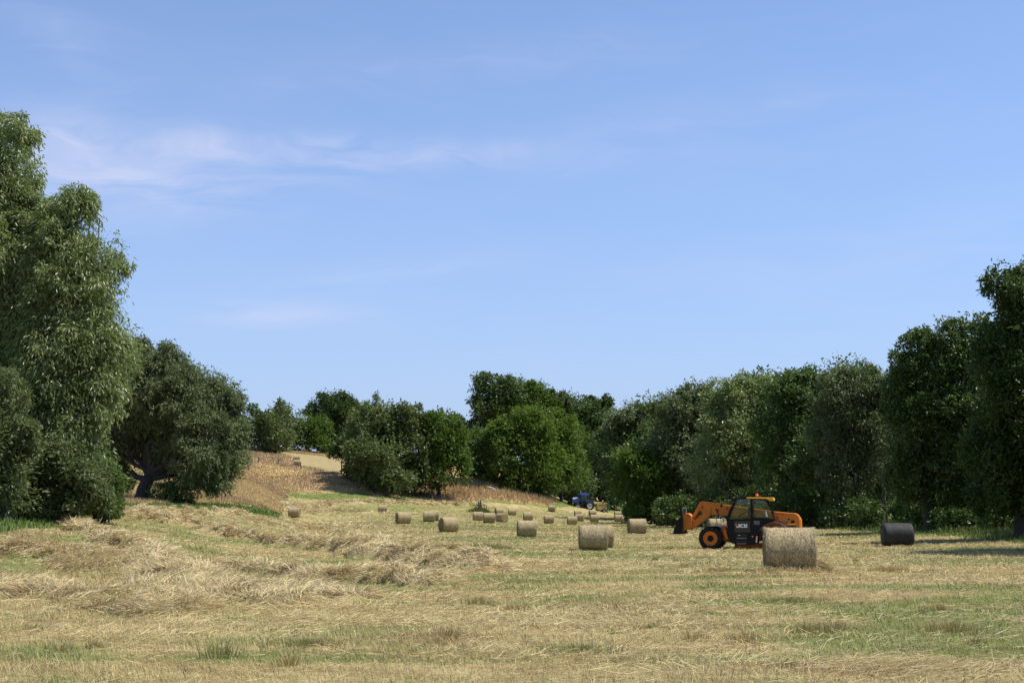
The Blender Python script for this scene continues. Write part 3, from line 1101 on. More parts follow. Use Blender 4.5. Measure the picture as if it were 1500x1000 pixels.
tree("pine_tree", "tall old pine with a leaning flat top, highest of the far trees", "tree", 300, 712,
     [(722, 562, 24, 13), (712, 578, 20, 14), (738, 574, 22, 16), (712, 604, 20, 20), (735, 600, 24, 24), (694, 586, 8, 5), (706, 628, 18, 20)], DARK,
     dens=1.5, group=G_B, trunk=.4, fork=.45, sub=18)
tree("oak_tree", "broad dark tree sloping down from the tall old pine", "tree", 305, 775,
     [(760, 580, 24, 20), (782, 586, 24, 20), (770, 610, 34, 30), (745, 620, 24, 30)], MID, dens=1.4, group=G_B, trunk=.4, fork=.3)
tree("oak_tree", "dark green oak above the domed bright tree, third along the sloping skyline", "tree", 310, 825,
     [(810, 592, 22, 18), (832, 598, 22, 20), (822, 624, 34, 34), (800, 640, 30, 30)], DARK, dens=1.5, group=G_B, trunk=.4, fork=.3)
tree("oak_tree", "almost black oak with a knobbly top closing the sloping skyline", "tree", 315, 880,
     [(862, 600, 18, 14), (886, 598, 13, 13), (889, 588, 7, 7), (872, 622, 30, 28), (850, 640, 24, 40), (878, 655, 30, 36)], OAK, dens=1.7, group=G_B, trunk=.4, fork=.3)
tree("maple_tree", "bright green domed maple behind the brown bank", "tree", 258, 762,
     [(765, 628, 28, 24), (742, 645, 26, 26), (788, 642, 26, 28), (762, 668, 40, 34), (735, 685, 24, 26), (795, 678, 26, 34), (765, 702, 36, 20)], BRIGHT,
     dens=1.3, group=G_B, trunk=.4, fork=.12, sub=22)
tree("maple_tree", "second yellow green dome just behind the bright domed maple", "tree", 264, 822,
     [(812, 628, 22, 24), (832, 650, 20, 28), (815, 665, 26, 34), (842, 684, 16, 26)], BRIGHT, dens=1.3, group=G_B, trunk=.36, fork=.12, sub=20)
tree("hazel_tree", "grey olive thicket in front of the domes beside the blue tractor", "tree", 274, 825,
     [(835, 690, 22, 26), (815, 700, 22, 26), (848, 712, 20, 20), (826, 722, 22, 10), (800, 712, 16, 14)], OLIVE, dens=1.2, group=G_B, trunk=.16, fork=.12, stems=2)
tree("alder_tree", "dark alder in the corner behind the tan baler", "tree", 285, 880,
     [(875, 670, 24, 34), (895, 690, 24, 40), (868, 705, 20, 30), (890, 722, 24, 20), (905, 730, 18, 16)], DARK, dens=1.3, group=G_B, trunk=.25, fork=.12)
tree("alder_tree", "shadowed alder filling the gap over the blue tractor", "tree", 292, 856,
     [(858, 690, 20, 34), (850, 720, 18, 16), (865, 722, 14, 14)], DARK, dens=1.3, group=G_B, trunk=.2, fork=.12)

tree("hazel_bush", "dark scrub on the slope under the bright domed maple", "bush", 259, 790,
     [(778, 712, 20, 13), (800, 718, 20, 12), (755, 708, 16, 10)], DARK, dens=1.2, trunk=.05, fork=.2, stems=3)

# ---- shaded row
tree("willow_tree", "grey willow at the far end of the shaded row, behind the dark bushy alder", "tree", 214, 920,
     [(922, 622, 34, 26), (945, 612, 26, 18), (900, 640, 22, 30), (925, 655, 40, 40), (955, 650, 30, 40), (910, 690, 20, 34), (950, 700, 40, 40)], WILL2,
     dens=1.3, group=G_R, trunk=.35, fork=.12, droop=.4, aspect=.4, sub=20)
tree("alder_tree", "dark bushy alder with foliage to the ground at the end of the shaded row", "tree", 150, 925,
     [(925, 680, 26, 24), (945, 695, 28, 28), (916, 706, 17, 22), (950, 735, 30, 26), (936, 748, 15, 11), (965, 720, 26, 34)], MID,
     dens=1.3, group=G_R, trunk=.2, fork=.1, sub=22)
tree("willow_tree", "grey green willow whose crown stands over the forks of the orange telehandler", "tree", 150, 1008,
     [(1012, 590, 32, 22), (990, 606, 26, 30), (1030, 600, 22, 22), (1005, 640, 40, 40), (975, 660, 28, 40), (1030, 655, 28, 50), (1000, 700, 40, 40), (990, 740, 34, 26)], WILL2,
     dens=1.3, group=G_R, trunk=.35, fork=.12, droop=.35, aspect=.4, sub=22)
tree("willow_tree", "leafy willow rising directly above the orange boom", "tree", 128, 1075,
     [(1080, 585, 34, 26), (1055, 600, 26, 30), (1105, 570, 26, 20), (1115, 600, 28, 30), (1075, 640, 44, 44), (1060, 690, 38, 44), (1105, 670, 30, 44), (1070, 735, 36, 26)], WILL,
     leaf=.27, dens=1.25, group=G_R, trunk=.35, fork=.14, droop=.3, aspect=.42, sub=22)
tree("poplar_tree", "dark broad leaved tree rising above the roof of the telehandler", "tree", 118, 1150,
     [(1150, 575, 28, 22), (1170, 562, 24, 18), (1195, 560, 26, 20), (1165, 600, 36, 34), (1145, 640, 36, 40), (1185, 640, 34, 44), (1160, 690, 40, 36)], BLUEG,
     leaf=.27, dens=1.3, group=G_R, trunk=.32, fork=.22, sub=22)
tree("willow_tree", "wide willow with a fine silvery top, between the telehandler and the black wrapped bale", "tree", 108, 1250,
     [(1270, 562, 26, 22), (1240, 568, 28, 24), (1290, 585, 20, 34), (1245, 600, 40, 40), (1275, 630, 34, 50), (1225, 640, 30, 44), (1250, 685, 40, 34), (1215, 570, 18, 20)], WILL2,
     leaf=.24, dens=1.25, group=G_R, trunk=.28, fork=.28, droop=.35, aspect=.36, sub=24)
tree("alder_tree", "dark small crowned alder in front of the wide silvery willow", "tree", 112, 1205,
     [(1205, 660, 30, 36), (1190, 695, 30, 26), (1225, 705, 24, 20)], DARK, leaf=.25, dens=1.1, group=G_R, trunk=.18, fork=.3, sub=20)
tree("ash_tree", "big ash with spreading layered boughs behind the black wrapped bale", "tree", 88, 1360,
     [(1347, 506, 26, 20), (1386, 500, 26, 22), (1420, 492, 28, 26), (1320, 540, 18, 22), (1442, 520, 30, 46), (1312, 585, 16, 26), (1375, 550, 52, 40), (1335, 570, 34, 40), (1415, 560, 40, 44), (1370, 610, 50, 40), (1335, 640, 36, 40), (1400, 650, 50, 44), (1355, 690, 44, 36), (1425, 690, 36, 36), (1375, 725, 34, 22), (1325, 700, 26, 30)], DARK,
     leaf=.21, dens=1.2, group=G_R, trunk=.32, fork=.28, sub=24)
tree("ash_tree", "near black ash, tallest of the shaded row, reaching out of the view at the edge", "tree", 69, 1495,
     [(1495, 440, 28, 36), (1480, 480, 36, 40), (1530, 450, 60, 60), (1475, 530, 40, 50), (1520, 560, 70, 70), (1465, 590, 34, 44), (1485, 640, 50, 50), (1540, 660, 60, 50), (1450, 670, 34, 40), (1490, 700, 44, 40), (1455, 725, 30, 26), (1510, 740, 40, 24)], OAK,
     leaf=.19, dens=1.25, group=G_R, trunk=.36, fork=.24, sub=24)
tree("ash_tree", "ash just outside the view whose boughs shade the corner of the meadow", "tree", 53, 1740,
     [(1720, 330, 130, 110), (1660, 450, 120, 100), (1760, 480, 130, 120), (1680, 580, 130, 90)], OAK, leaf=.26, dens=.8, group=G_R, trunk=.36, fork=.24)

for d_, b_, lb_ in ((74, 1720, "first unseen ash added outside the frame to shade the row"), (92, 1640, "second unseen ash added outside the frame to shade the row"), (112, 1590, "third unseen ash added outside the frame to shade the row"), (104, 1760, "fourth unseen ash added outside the frame to shade the row")):  # unseen belt of trees, added to keep the sun off the shrub row
    tree("ash_tree", lb_, "tree", d_, b_, [(b_, 500 + (d_ - 74) * 2, 90, 80), (b_ - 40, 600, 80, 80), (b_ + 50, 620, 80, 80), (b_, 700, 90, 50)], OAK, leaf=.4, dens=.8, group=G_R, trunk=.36, fork=.24, extra=2)

# second rank and understory that close the wood
rk = [("poplar_tree", "second rank tree low behind the olive bramble", 135, 1190, [(1190, 690, 50, 50), (1170, 730, 40, 40), (1215, 720, 34, 44)]),
      ("poplar_tree", "second rank tree low behind the black wrapped bale", 118, 1330, [(1300, 705, 34, 40), (1345, 720, 40, 44), (1395, 720, 40, 44)]),
      ("poplar_tree", "second rank tree low at the shaded corner", 104, 1475, [(1440, 715, 40, 50), (1490, 715, 40, 50), (1540, 715, 50, 50)]),
      ("poplar_tree", "tree in the second rank showing between the boom willow and the telehandler roof tree", 150, 1120, [(1120, 600, 40, 40), (1110, 660, 50, 60), (1130, 720, 40, 40)]),
      ("poplar_tree", "second rank tree behind the wide silvery willow", 140, 1230, [(1240, 600, 60, 50), (1210, 660, 60, 50), (1280, 660, 60, 50), (1270, 715, 20, 30)]),
      ("poplar_tree", "second rank tree filling the gap behind the layered ash", 120, 1310, [(1310, 620, 40, 50), (1320, 680, 50, 44), (1380, 640, 60, 60)]),
      ("poplar_tree", "second rank tree behind the near black ash", 105, 1440, [(1440, 560, 60, 60), (1430, 650, 70, 60), (1500, 620, 70, 70)]),
      ("poplar_tree", "second rank tree behind the willow over the forks", 185, 1030, [(1030, 620, 40, 40), (1000, 660, 50, 50), (1045, 700, 50, 50)]),
      ("poplar_tree", "second rank tree over the end of the row", 212, 965, [(960, 640, 40, 44), (930, 690, 50, 50), (985, 700, 50, 50)])]
rk.append(("hazel_tree", "sunlit olive thicket glimpsed through the gap beyond the olive bramble", 175, 1255, [(1235, 725, 30, 26), (1275, 728, 30, 26), (1200, 730, 30, 22), (1310, 735, 30, 22)]))
rk.append(("hazel_tree", "far thicket behind the thin stems", 190, 1330, [(1340, 725, 34, 26), (1390, 730, 34, 24), (1300, 722, 30, 24)]))
for nm, lb, d, b, lo in rk:
    tree(nm, lb, "tree", d, b, lo, OLIVE if nm == 'hazel_tree' else DARK, dens=1.0, group=G_R, trunk=.3, fork=.2)
us = [("hazel_bush", "dark shrub under the willow over the forks", 140, 985, [(985, 752, 28, 22), (1010, 756, 26, 18)], DARK, 1.2),
      ("hazel_bush", "shrub behind the telehandler's front wheel", 126, 1045, [(1040, 755, 28, 22), (1070, 758, 26, 18)], DARK, 1.2),
      ("hazel_bush", "shrub behind the cab of the telehandler", 116, 1100, [(1100, 750, 30, 26), (1135, 752, 26, 22)], DARK, 1.2),
      ("hazel_bush", "shrub behind the rear of the telehandler", 112, 1165, [(1160, 752, 24, 22), (1185, 762, 20, 14)], DARK, 1.0),
      ("bramble_bush", "olive bramble catching light between thin trunks beside the nearest bale", 106, 1228, [(1222, 757, 20, 12), (1246, 752, 16, 18)], OLIVE, .7),
      ("bramble_bush", "leafy bramble beside the sunlit gap, just before the black wrapped bale", 100, 1272, [(1268, 752, 18, 20), (1285, 760, 16, 14)], DARK, .8),
      ("hazel_bush", "silvery shrub directly behind the black wrapped bale", 92, 1345, [(1340, 745, 24, 24), (1365, 756, 22, 18)], BLUEG, .8),
      ("bramble_bush", "bramble bank beyond the black wrapped bale", 86, 1400, [(1395, 762, 30, 12), (1425, 766, 26, 12)], OAK, .7),
      ("hazel_bush", "gloomy shrub under the layered ash", 98, 1385, [(1385, 740, 34, 26), (1330, 735, 26, 24)], DARK, .8),
      ("bramble_bush", "bramble under the near black ash at the shaded corner", 80, 1470, [(1465, 760, 34, 20), (1500, 765, 30, 22)], DARK, 1.0),
      ("hazel_bush", "tall shadowed shrub under the near black ash", 88, 1450, [(1450, 735, 34, 34), (1500, 730, 34, 40)], DARK, .9)]
for nm, lb, d, b, lo, lm_, de in us:
    tree(nm, lb, "bush", d, b, lo, lm_, dens=de, group="shrubs under the shaded row", trunk=.06, fork=.25, stems=3, droop=.1, sub=14)
for i, (px_, d, h_, ln_, lb) in enumerate([
        (1217, 108, 6, .3, "thin leaning stem beside the olive bramble"), (1233, 110, 7, -.2, "straight thin stem behind the olive bramble"),
        (1300, 96, 5, -.5, "dark stem at the edge of the sunlit gap")]):
    b_ = at(px_, 748, d)
    V, Fs = [], []
    tube(V, Fs, [(0, 0, -.3), (ln_ * .15, 0, h_ * .2), (ln_ * .5, 0, h_ * .55), (ln_, .2, h_)], [.09, .07, .05, .03], 8)
    for q in range(7):
        t = .3 + .6 * q / 7
        tube(V, Fs, [(ln_ * t * .9, 0, h_ * t), (ln_ * t + rng.normal(0, .4), rng.normal(0, .3), h_ * t + .7), (ln_ * t + rng.normal(0, .8), rng.normal(0, .9), h_ * t + 1.3)], [.04, .03, .01], 5)
    me = bpy.data.meshes.new("trunk")
    me.from_pydata(V, [], Fs)
    root = link("young_tree", me, BARK, None, (b_.x, d, gz(b_.x, d)))
    tag(root, lb, "young tree", "thin stems in the shaded row")

# ------------------------------------------------------------------ bales
def straw_mat(name, c1, c2, c3, dark):
    m, k = mat(name)
    co = obj_co(k)
    # local X is the bale's axis: straw wraps round it
    fib = k.noise(k.scale(co, (70, 14, 14)), 1.0, 5, .75, .4)
    blot = k.noise(k.scale(co, (2.2, 1.6, 1.6)), 1.0, 4, .6)
    fle = k.noise(k.scale(co, (26, 18, 18)), 1.0, 4, .8)
    c = k.ramp(k.m('ADD', k.m('MULTIPLY', fib, .5), k.m('MULTIPLY', fle, .5)), [(.34, (*dark, 1)), (.46, (*c1, 1)), (.56, (*c2, 1)), (.68, (*c3, 1))])
    c = k.mix(1.0, c, k.ramp(blot, [(.3, (.78, .76, .72)), (.7, (1.15, 1.13, 1.1))]), 'MULTIPLY')
    if 'end' in name:
        wv_ = k.n('ShaderNodeTexWave', wave_type='RINGS', rings_direction='X')
        k.t.links.new(k.scale(co, (1, 1, 1), loc=(0, 0, -BR * .97)), wv_.inputs['Vector'])
        wv_.inputs['Scale'].default_value = 2.4
        wv_.inputs['Distortion'].default_value = 2.2
        c = k.mix(1.0, c, k.ramp(wv_.outputs['Fac'], [(0, (.62, .58, .5)), (.6, (1.1, 1.1, 1.08))]), 'MULTIPLY')
    b = k.m('ADD', fib, fle)
    return finish(m, k, bsdf(k, c, .85, spec=.25, bump=b, bstr=.35, bdist=.02))


BR, BL = .575, .62
STRAW = straw_mat("bale_straw", (.225, .17, .085), (.45, .37, .22), (.88, .79, .58), (.06, .042, .02))
STRAW_END = straw_mat("bale_end_straw", (.20, .15, .08), (.31, .24, .13), (.46, .37, .22), (.08, .055, .03))
BR, BL = .575, .62


def bale_side(r, na, nl, amp, R0=BR, L0=BL, rnd=.06):
    th = np.linspace(0, 2 * np.pi, na, endpoint=False)
    u = np.linspace(-1, 1, nl)
    TH, U = np.meshgrid(th, u)
    rad = R0 - rnd * .6 * np.clip((np.abs(U) - .86) / .14, 0, 1) ** 2
    ph = r.uniform(0, 50)
    rad = rad + amp * ((fbm(np.cos(TH) * 4 + ph, U * 5, 4, 3) + fbm(np.sin(TH) * 4 + ph, U * 5 + 9, 4, 5)) * .5 - .5) * 2 + .012 * np.sin(TH * 2 + ph)
    rad = rad * np.where(np.sin(TH) < -.93, .985, 1)
    X = U * L0
    Y = rad * np.cos(TH)
    Z = rad * np.sin(TH) + R0 * .97
    V = np.stack([X, Y, Z], -1).reshape(-1, 3)
    me = fast_mesh("bale_body", V, [grid_faces(nl, na, True)], smooth=True)
    return me


def bale_end(r, sx, nr=14, na=56, R0=BR, L0=BL, groove=.012):
    th = np.linspace(0, 2 * np.pi, na, endpoint=False)
    rr = np.linspace(0.02, 1, nr)
    TH, RR = np.meshgrid(th, rr)
    bulge = .035 * (1 - RR ** 2) + groove * np.sin(RR * 26 + TH) + .02 * (fbm(np.cos(TH) * RR * 6 + 9 * sx, np.sin(TH) * RR * 6, 3, 7) - .5)
    bulge = bulge * (1 - .8 * (RR > .97)) - .02 * (RR > .97)
    X = sx * (L0 + bulge)
    R1 = R0 - .03
    V = np.stack([X, RR * R1 * np.cos(TH), RR * R1 * np.sin(TH) + R0 * .97], -1).reshape(-1, 3)
    F_ = grid_faces(nr, na, True)
    cap = np.concatenate([V, [[sx * (L0 + .035), 0, R0 * .97]]])
    tri = np.stack([np.arange(na), (np.arange(na) + 1) % na, np.full(na, nr * na)], -1)
    if sx > 0:
        F_ = F_[:, ::-1]
    return fast_mesh("end_face", cap, [F_, tri], smooth=True)


def bale_fuzz(r, n, w):
    th = r.uniform(0, 2 * np.pi, n)
    u = r.uniform(-1, 1, n)
    e = r.random(n) < .3
    u = np.where(e, np.sign(u) * r.uniform(.93, 1.02, n), u)
    P = np.stack([u * BL, (BR - .01) * np.cos(th), (BR - .01) * np.sin(th) + BR * .97], -1)
    nrm = np.stack([np.where(e, np.sign(u) * .6, 0), np.cos(th), np.sin(th)], -1)
    tang = np.stack([r.normal(0, .6, n), -np.sin(th), np.cos(th)], -1) * np.sign(r.normal(0, 1, (n, 1)))
    D = unit(nrm * r.uniform(.05, .7, (n, 1)) + tang)
    B = unit(np.cross(D, nrm + r.normal(0, .5, (n, 3))))
    L = r.uniform(.04, .14, n)[:, None]
    B = B * w
    V = np.stack([P - B, P + B, P + D * L * .55 + B * .8 + nrm * .005, P + D * L * .55 - B * .8 + nrm * .005, P + D * L - np.array([0, 0, .2]) * L], 1)
    b = np.arange(n)[:, None] * 5
    # straw collecting at the foot
    return fast_mesh("loose_straw", V.reshape(-1, 3), [b + np.array([[0, 1, 2, 3]]), b + np.array([[3, 2, 4]])])


m_fz, k = mat("fuzz_straw")
FUZZ = finish(m_fz, k, bsdf(k, k.ramp(k.n('ShaderNodeNewGeometry').outputs['Random Per Island'], [(0, (.22, .17, .09)), (.5, (.42, .35, .2)), (1, (.62, .54, .36))]), .6))


def make_bale(seed, fine):
    r = np.random.default_rng(seed)
    na, nl = (160, 60) if fine else (56, 20)
    side = bale_side(r, na, nl, .022 if fine else .02)
    side.materials.append(STRAW)
    ends = [bale_end(r, s_, 20 if fine else 10, na) for s_ in (-1, 1)]
    for e_ in ends:
        e_.materials.append(STRAW_END)
    fz = bale_fuzz(r, 5200 if fine else 700, .0022 if fine else .006)
    fz.materials.append(FUZZ)
    return side, ends, fz


PROTO = {0: make_bale(1, True), 1: make_bale(2, True), 2: make_bale(3, False), 3: make_bale(4, False), 4: make_bale(5, False)}
# centre px, bottom py, distance, yaw deg (positive shows the end towards the viewer's near side), proto, scale, label
BALES = [
    (1157, 832, 33.3, -7, 0, 1.0, "largest bale, standing in front of the rear wheel of the orange telehandler"),
    (869, 803.5, 62, 1, 1, 1.05, "grey gold bale in mid field with another bale hidden close behind it"),
    (879, 801, 66, 6, 2, 1.0, "bale showing only its edge behind the mid field bale"),
    (933, 780, 97, 7, 3, 1.02, "bale standing alone between the shaded row and the forks of the telehandler"),
    (1050.5, 779, 97, 2, 2, 1.0, "pale sunlit bale seen under the orange boom"),
    (771.5, 786, 87, 5, 2, 1.0, "bale in mid field standing just in front of another whose foot it hides"),
    (657, 778.6, 101, 27, 3, 1.02, "bale turned to show its dark round end, lowest of those beside the raked hay"),
    (590.5, 765.3, 121, 21, 4, 1.0, "bale with a dark end, between the far lone bale and the paired bales"),
    (628.5, 762.8, 140, 4, 2, 1.0, "front bale of the pair beside the bale with a dark end"),
    (634.5, 761.3, 146, 4, 3, 1.0, "rear bale of the pair, peeping over its neighbour"),
    (431, 757.4, 147, -4, 4, 1.0, "lone bale by the tip of the green verge, half sunk in raked hay"),
    (560.5, 749, 190, 6, 2, 1.0, "lone far bale beneath the olive maple"),
    (700, 763.6, 160, 5, 3, .98, "first bale of the touching row of three, next to the tree stump"),
    (716.5, 764, 148, 3, 4, 1.06, "middle and tallest bale of the touching row of three"),
    (735, 764, 160, -48, 2, 1.0, "last bale of the touching row of three, showing its spiral end"),
    (731, 752.8, 208, 20, 3, 1.0, "small bale with a dark end behind the touching row of three"),
    (750.3, 753.3, 208, 5, 4, 1.0, "small bale standing apart just past the touching row of three"),
    (773.3, 761, 178, 5, 2, 1.0, "bale just beyond the shaded front bale, its foot hidden by it"),
    (804, 765.8, 168, 4, 3, 1.0, "bale with ragged foot, between the middle bale and the pair below the tractor"),
    (808.5, 747.4, 238, -12, 4, 1.0, "small bale alone up field, nearest to the nose of the blue tractor"),
    (838, 766.8, 166, 3, 2, 1.0, "front bale of the three clustered below the blue tractor"),
    (846.5, 756.5, 226, 5, 3, 1.0, "hindmost bale of the three clustered below the blue tractor"),
    (849, 763.4, 194, -8, 4, 1.0, "centre bale of the three clustered below the blue tractor"),
    (868, 757, 232, 10, 2, 1.0, "rear bale of the pair below the tan baler"),
    (870.7, 763.6, 192, 4, 3, 1.0, "front bale of the pair below the tan baler"),
    (905.3, 757.3, 228, 5, 4, 1.0, "rear bale of the pair beside the dark bushy alder"),
    (906.3, 764, 196, 4, 2, 1.0, "front bale of the pair beside the dark bushy alder"),
    (916.5, 763.5, 180, 4, 3, 1.0, "shadowed bale half hidden under the skirt of the dark bushy alder"),
    (434.5, 669.3, 262, 4, 4, 1.0, "upper bale on the mown strip high on the hillside"),
    (435, 677.5, 256, 4, 2, 1.0, "bale lower on the hillside, half hidden by brown grass"),
]
seen_proto = set()
for (px_, py_, d, yaw, pr, sc, lb) in BALES:
    p = at(px_, py_, d)
    side, ends, fz = PROTO[pr]
    root = bpy.data.objects.new("round_bale", side)
    COL.objects.link(root)
    zg = gz(p.x, d)
    root.location = (p.x, d, zg - .02 + (.12 if px_ == 431 else 0))
    roll = 0
    root.rotation_euler = (0, 0, R(yaw))
    root.scale = (sc, sc, sc)
    tag(root, lb, "hay bale", "round hay bales scattered over the meadow")
    for e_ in ends:
        o = bpy.data.objects.new("end_face", e_)
        COL.objects.link(o)
        o.parent = root
    o = bpy.data.objects.new("loose_straw", fz)
    COL.objects.link(o)
    o.parent = root
    o["kind"] = "stuff"
    print("bale %4d want %.1f got %.1f" % (px_, py_, 500 + F * (math.sin(PITCH) * d - math.cos(PITCH) * (zg - CAM_H)) / (math.cos(PITCH) * d + math.sin(PITCH) * (zg - CAM_H))))

# heap of loose hay clinging round the nearest bale
bp = at(1157, 833, 33.3)
n = 5200
q = rng.random(n)
x = bp.x + rng.uniform(-1.0, 1.25, n)
y = bp.y - .62 + rng.normal(0, .22, n)
sidep = rng.random(n) < .35
x = np.where(sidep, bp.x + .78 + np.abs(rng.normal(0, .18, n)), x)
y = np.where(sidep, bp.y + rng.normal(-.1, .3, n), y)
hgt = np.where(sidep, .5 * np.exp(-np.abs(x - bp.x - .72) * 4), .13 * np.exp(-np.abs(y - bp.y + .6) * 3))
me = strands("loose_hay_drift", x, y, z_ground(x, y) + rng.random(n) * hgt, rng.uniform(.08, .22, n), np.full(n, .008), jitter_col(lerp(PALE * np.ones((n, 3)), TAN, rng.random(n))), up=.5, bend=.3)
tag(link("loose_hay_drift", me, HAYM), "loose hay drifted round the foot of the largest bale", None, None, 'stuff')

# black wrapped bale
m_f, k = mat("black_film")
co = obj_co(k)
wr = k.noise(k.scale(co, (3, 16, 16)), 1.0, 4, .6, .6)
lay = k.n('ShaderNodeTexWave', wave_type='BANDS', bands_direction='X')
k.t.links.new(co, lay.inputs['Vector'])
lay.inputs['Scale'].default_value = 1.6
lay.inputs['Distortion'].default_value = 1.5
FILM = finish(m_f, k, bsdf(k, k.mix(k.noise(co, 3, 4, .6), (.018, .018, .017, 1), (.040, .040, .038, 1)), k.m('ADD', k.m('MULTIPLY', wr, .3), .5), spec=.2, bump=k.m('ADD', k.m('MULTIPLY', lay.outputs['Fac'], .08), wr), bstr=.5, bdist=.03))
r = np.random.default_rng(9)
p = at(1315, 798.6, 65)
me = bale_side(r, 72, 30, .016, .60, .74, .16)
root = link("wrapped_bale", me, FILM, None, (p.x, 65, gz(p.x, 65) - .02))
root.rotation_euler = (0, 0, R(-5))
tag(root, "black film wrapped bale lying in the tree shade", "wrapped bale")
for s_ in (-1, 1):
    e_ = bale_end(r, s_, 10, 72, .545, .735, .004)
    link("end_face", e_, FILM, root)

# ------------------------------------------------------------------ machine materials
ORANGE = paint("orange_paint", (.60, .165, .004), .38, .10)
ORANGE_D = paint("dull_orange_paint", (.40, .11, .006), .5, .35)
YEL = paint("yellow_roof_paint", (.78, .40, .03), .35, .12)
BLACK = paint("black_paint", (.007, .007, .008), .4, .05, sc=1.5, spec=.16)
DOORP = paint("door_panel_paint", (.035, .028, .02), .4, .1)
GREY = paint("grey_plastic", (.10, .105, .12), .3, .2)
SILV = paint("silver_paint", (.5, .5, .5), .35, .2)
RUB = paint("tyre_rubber", (.008, .008, .008), .8, .10, dirtcol=(.09, .075, .05, 1))
SEATM = paint("seat_cloth", (.02, .02, .022), .8, .1)
WHITE = paint("white_lettering", (.80, .80, .78), .5, .05)
STEEL = paint("worn_steel", (.28, .26, .24), .4, .3)
BLUE = paint("blue_paint", (.035, .075, .36), .3, .12)
TANP = paint("tan_machine_paint", (.50, .37, .13), .5, .3)
m_a, k = mat("amber_lens")
AMBER = finish(m_a, k, bsdf(k, (.85, .13, .02, 1), .2))
m_a, k = mat("red_lens")
REDL = finish(m_a, k, bsdf(k, (.55, .03, .02, 1), .25))
m_g, k = mat("cab_glass")
gl = k.n('ShaderNodeBsdfGlossy')
gl.inputs['Roughness'].default_value = .03
gl.inputs['Color'].default_value = (.9, .95, .95, 1)
tr = k.n('ShaderNodeBsdfTransparent')
tr.inputs[0].default_value = (.90, .93, .92, 1)
fr = k.n('ShaderNodeFresnel')
fr.inputs[0].default_value = 1.5
mx = k.n('ShaderNodeMixShader')
k.put(mx.inputs[0], k.m('MULTIPLY', fr.outputs[0], .7))
k.t.links.new(tr.outputs[0], mx.inputs[1])
k.t.links.new(gl.outputs[0], mx.inputs[2])
GLASS = finish(m_g, k, mx.outputs[0])


def prism(name, pts, y0, y1, mt, parent, bev=.015):
    """side outline (x, z) pushed through from y0 to y1, edges rounded"""
    bm = bmesh.new()
    a = [bm.verts.new((x, y0, z)) for x, z in pts]
    b = [bm.verts.new((x, y1, z)) for x, z in pts]
    bm.faces.new(a)
    bm.faces.new(b[::-1])
    n_ = len(pts)
    for i in range(n_):
        j = (i + 1) % n_
        bm.faces.new((a[j], a[i], b[i], b[j]))
    bmesh.ops.recalc_face_normals(bm, faces=bm.faces)
    if bev:
        bmesh.ops.bevel(bm, geom=list(bm.edges), offset=bev, segments=2, affect='EDGES', profile=.6, clamp_overlap=True)
    me = bpy.data.meshes.new(name)
    bm.to_mesh(me)
    bm.free()
    return link(name, me, mt, parent)


def lathe(name, prof_, n_, mt, parent, loc, lugs=None):
    """profile (y, r) spun round the Y axis; optional lugs (count, height, width, y half span)"""
    V, Fs = [], []
    for (y_, r_) in prof_:
        for a in range(n_):
            th = 2 * math.pi * a / n_
            V.append((r_ * math.cos(th), y_, r_ * math.sin(th)))
    for i in range(len(prof_) - 1):
        for a in range(n_):
            q, q2 = i * n_ + a, i * n_ + (a + 1) % n_
            Fs.append((q, q2, q2 + n_, q + n_))
    if lugs:
        cnt, lh, R0, ys = lugs
        for i in range(cnt):
            for s_ in (-1, 1):
                th = 2 * math.pi * (i + (.5 if s_ > 0 else 0)) / cnt
                b0 = len(V)
                for (yy, dth) in ((.02 * s_, -.10), (.02 * s_, .0), (ys * s_, .22), (ys * s_, .32)):
                    for rr in (R0 - .03, R0 + lh):
                        rr2 = rr - (.05 if abs(yy) > .1 else 0)
                        V.append((rr2 * math.cos(th + dth), yy, rr2 * math.sin(th + dth)))
                Fs += [(b0 + 1, b0 + 3, b0 + 7, b0 + 5)[::1], (b0, b0 + 1, b0 + 5, b0 + 4), (b0 + 2, b0 + 3, b0 + 7, b0 + 6), (b0, b0 + 1, b0 + 3, b0 + 2), (b0 + 4, b0 + 5, b0 + 7, b0 + 6)]
    me = bpy.data.meshes.new(name)
    me.from_pydata(V, [], Fs)
    bm = bmesh.new()
    bm.from_mesh(me)
    bmesh.ops.recalc_face_normals(bm, faces=bm.faces)
    bm.to_mesh(me)
    bm.free()
    o = link(name, me, mt, parent, loc)
    return o


def wheel(parent, loc, R0, Wd_, rimr, rim_m, steer=0.0, lug=16, hub=BLACK, hubr=.15):
    h = Wd_ / 2
    t = lathe("wheel", [(-h * .7, rimr), (-h * .95, rimr + .04), (-h, R0 * .8), (-h * .9, R0 * .93), (-h * .6, R0 * .985), (0, R0), (h * .6, R0 * .985), (h * .9, R0 * .93), (h, R0 * .8), (h * .95, rimr + .04), (h * .7, rimr)],
              48, RUB, parent, loc, (lug, .03, R0, h * .92))
    t.rotation_euler = (0, 0, R(steer))
    lathe("rim", [(-h * .72, rimr), (-h * .86, rimr * 1.01), (-h * .80, rimr * .9), (-h * .45, rimr * .82), (-h * .42, rimr * .35), (-h * .5, rimr * .3), (-h * .5, 0.001), (h * .5, .001), (h * .42, rimr * .82), (h * .86, rimr * 1.01), (h * .72, rimr)], 40, rim_m, t, (0, 0, 0))
    hb = lathe("hub", [(-h * .4, hubr), (-h * .72, hubr * .95), (-h * .78, hubr * .6), (-h * .9, hubr * .35), (-h * .92, .001)], 20, hub, t, (0, 0, 0))
    return t


def bar(name, a, b, r_, mt, parent, ns=8):
    V, Fs = [], []
    tube(V, Fs, [a, b], [r_, r_], ns)
    Fs.append(tuple(range(ns - 1, -1, -1)))
    me = bpy.data.meshes.new(name)
    me.from_pydata(V, [], Fs)
    return link(name, me, mt, parent)


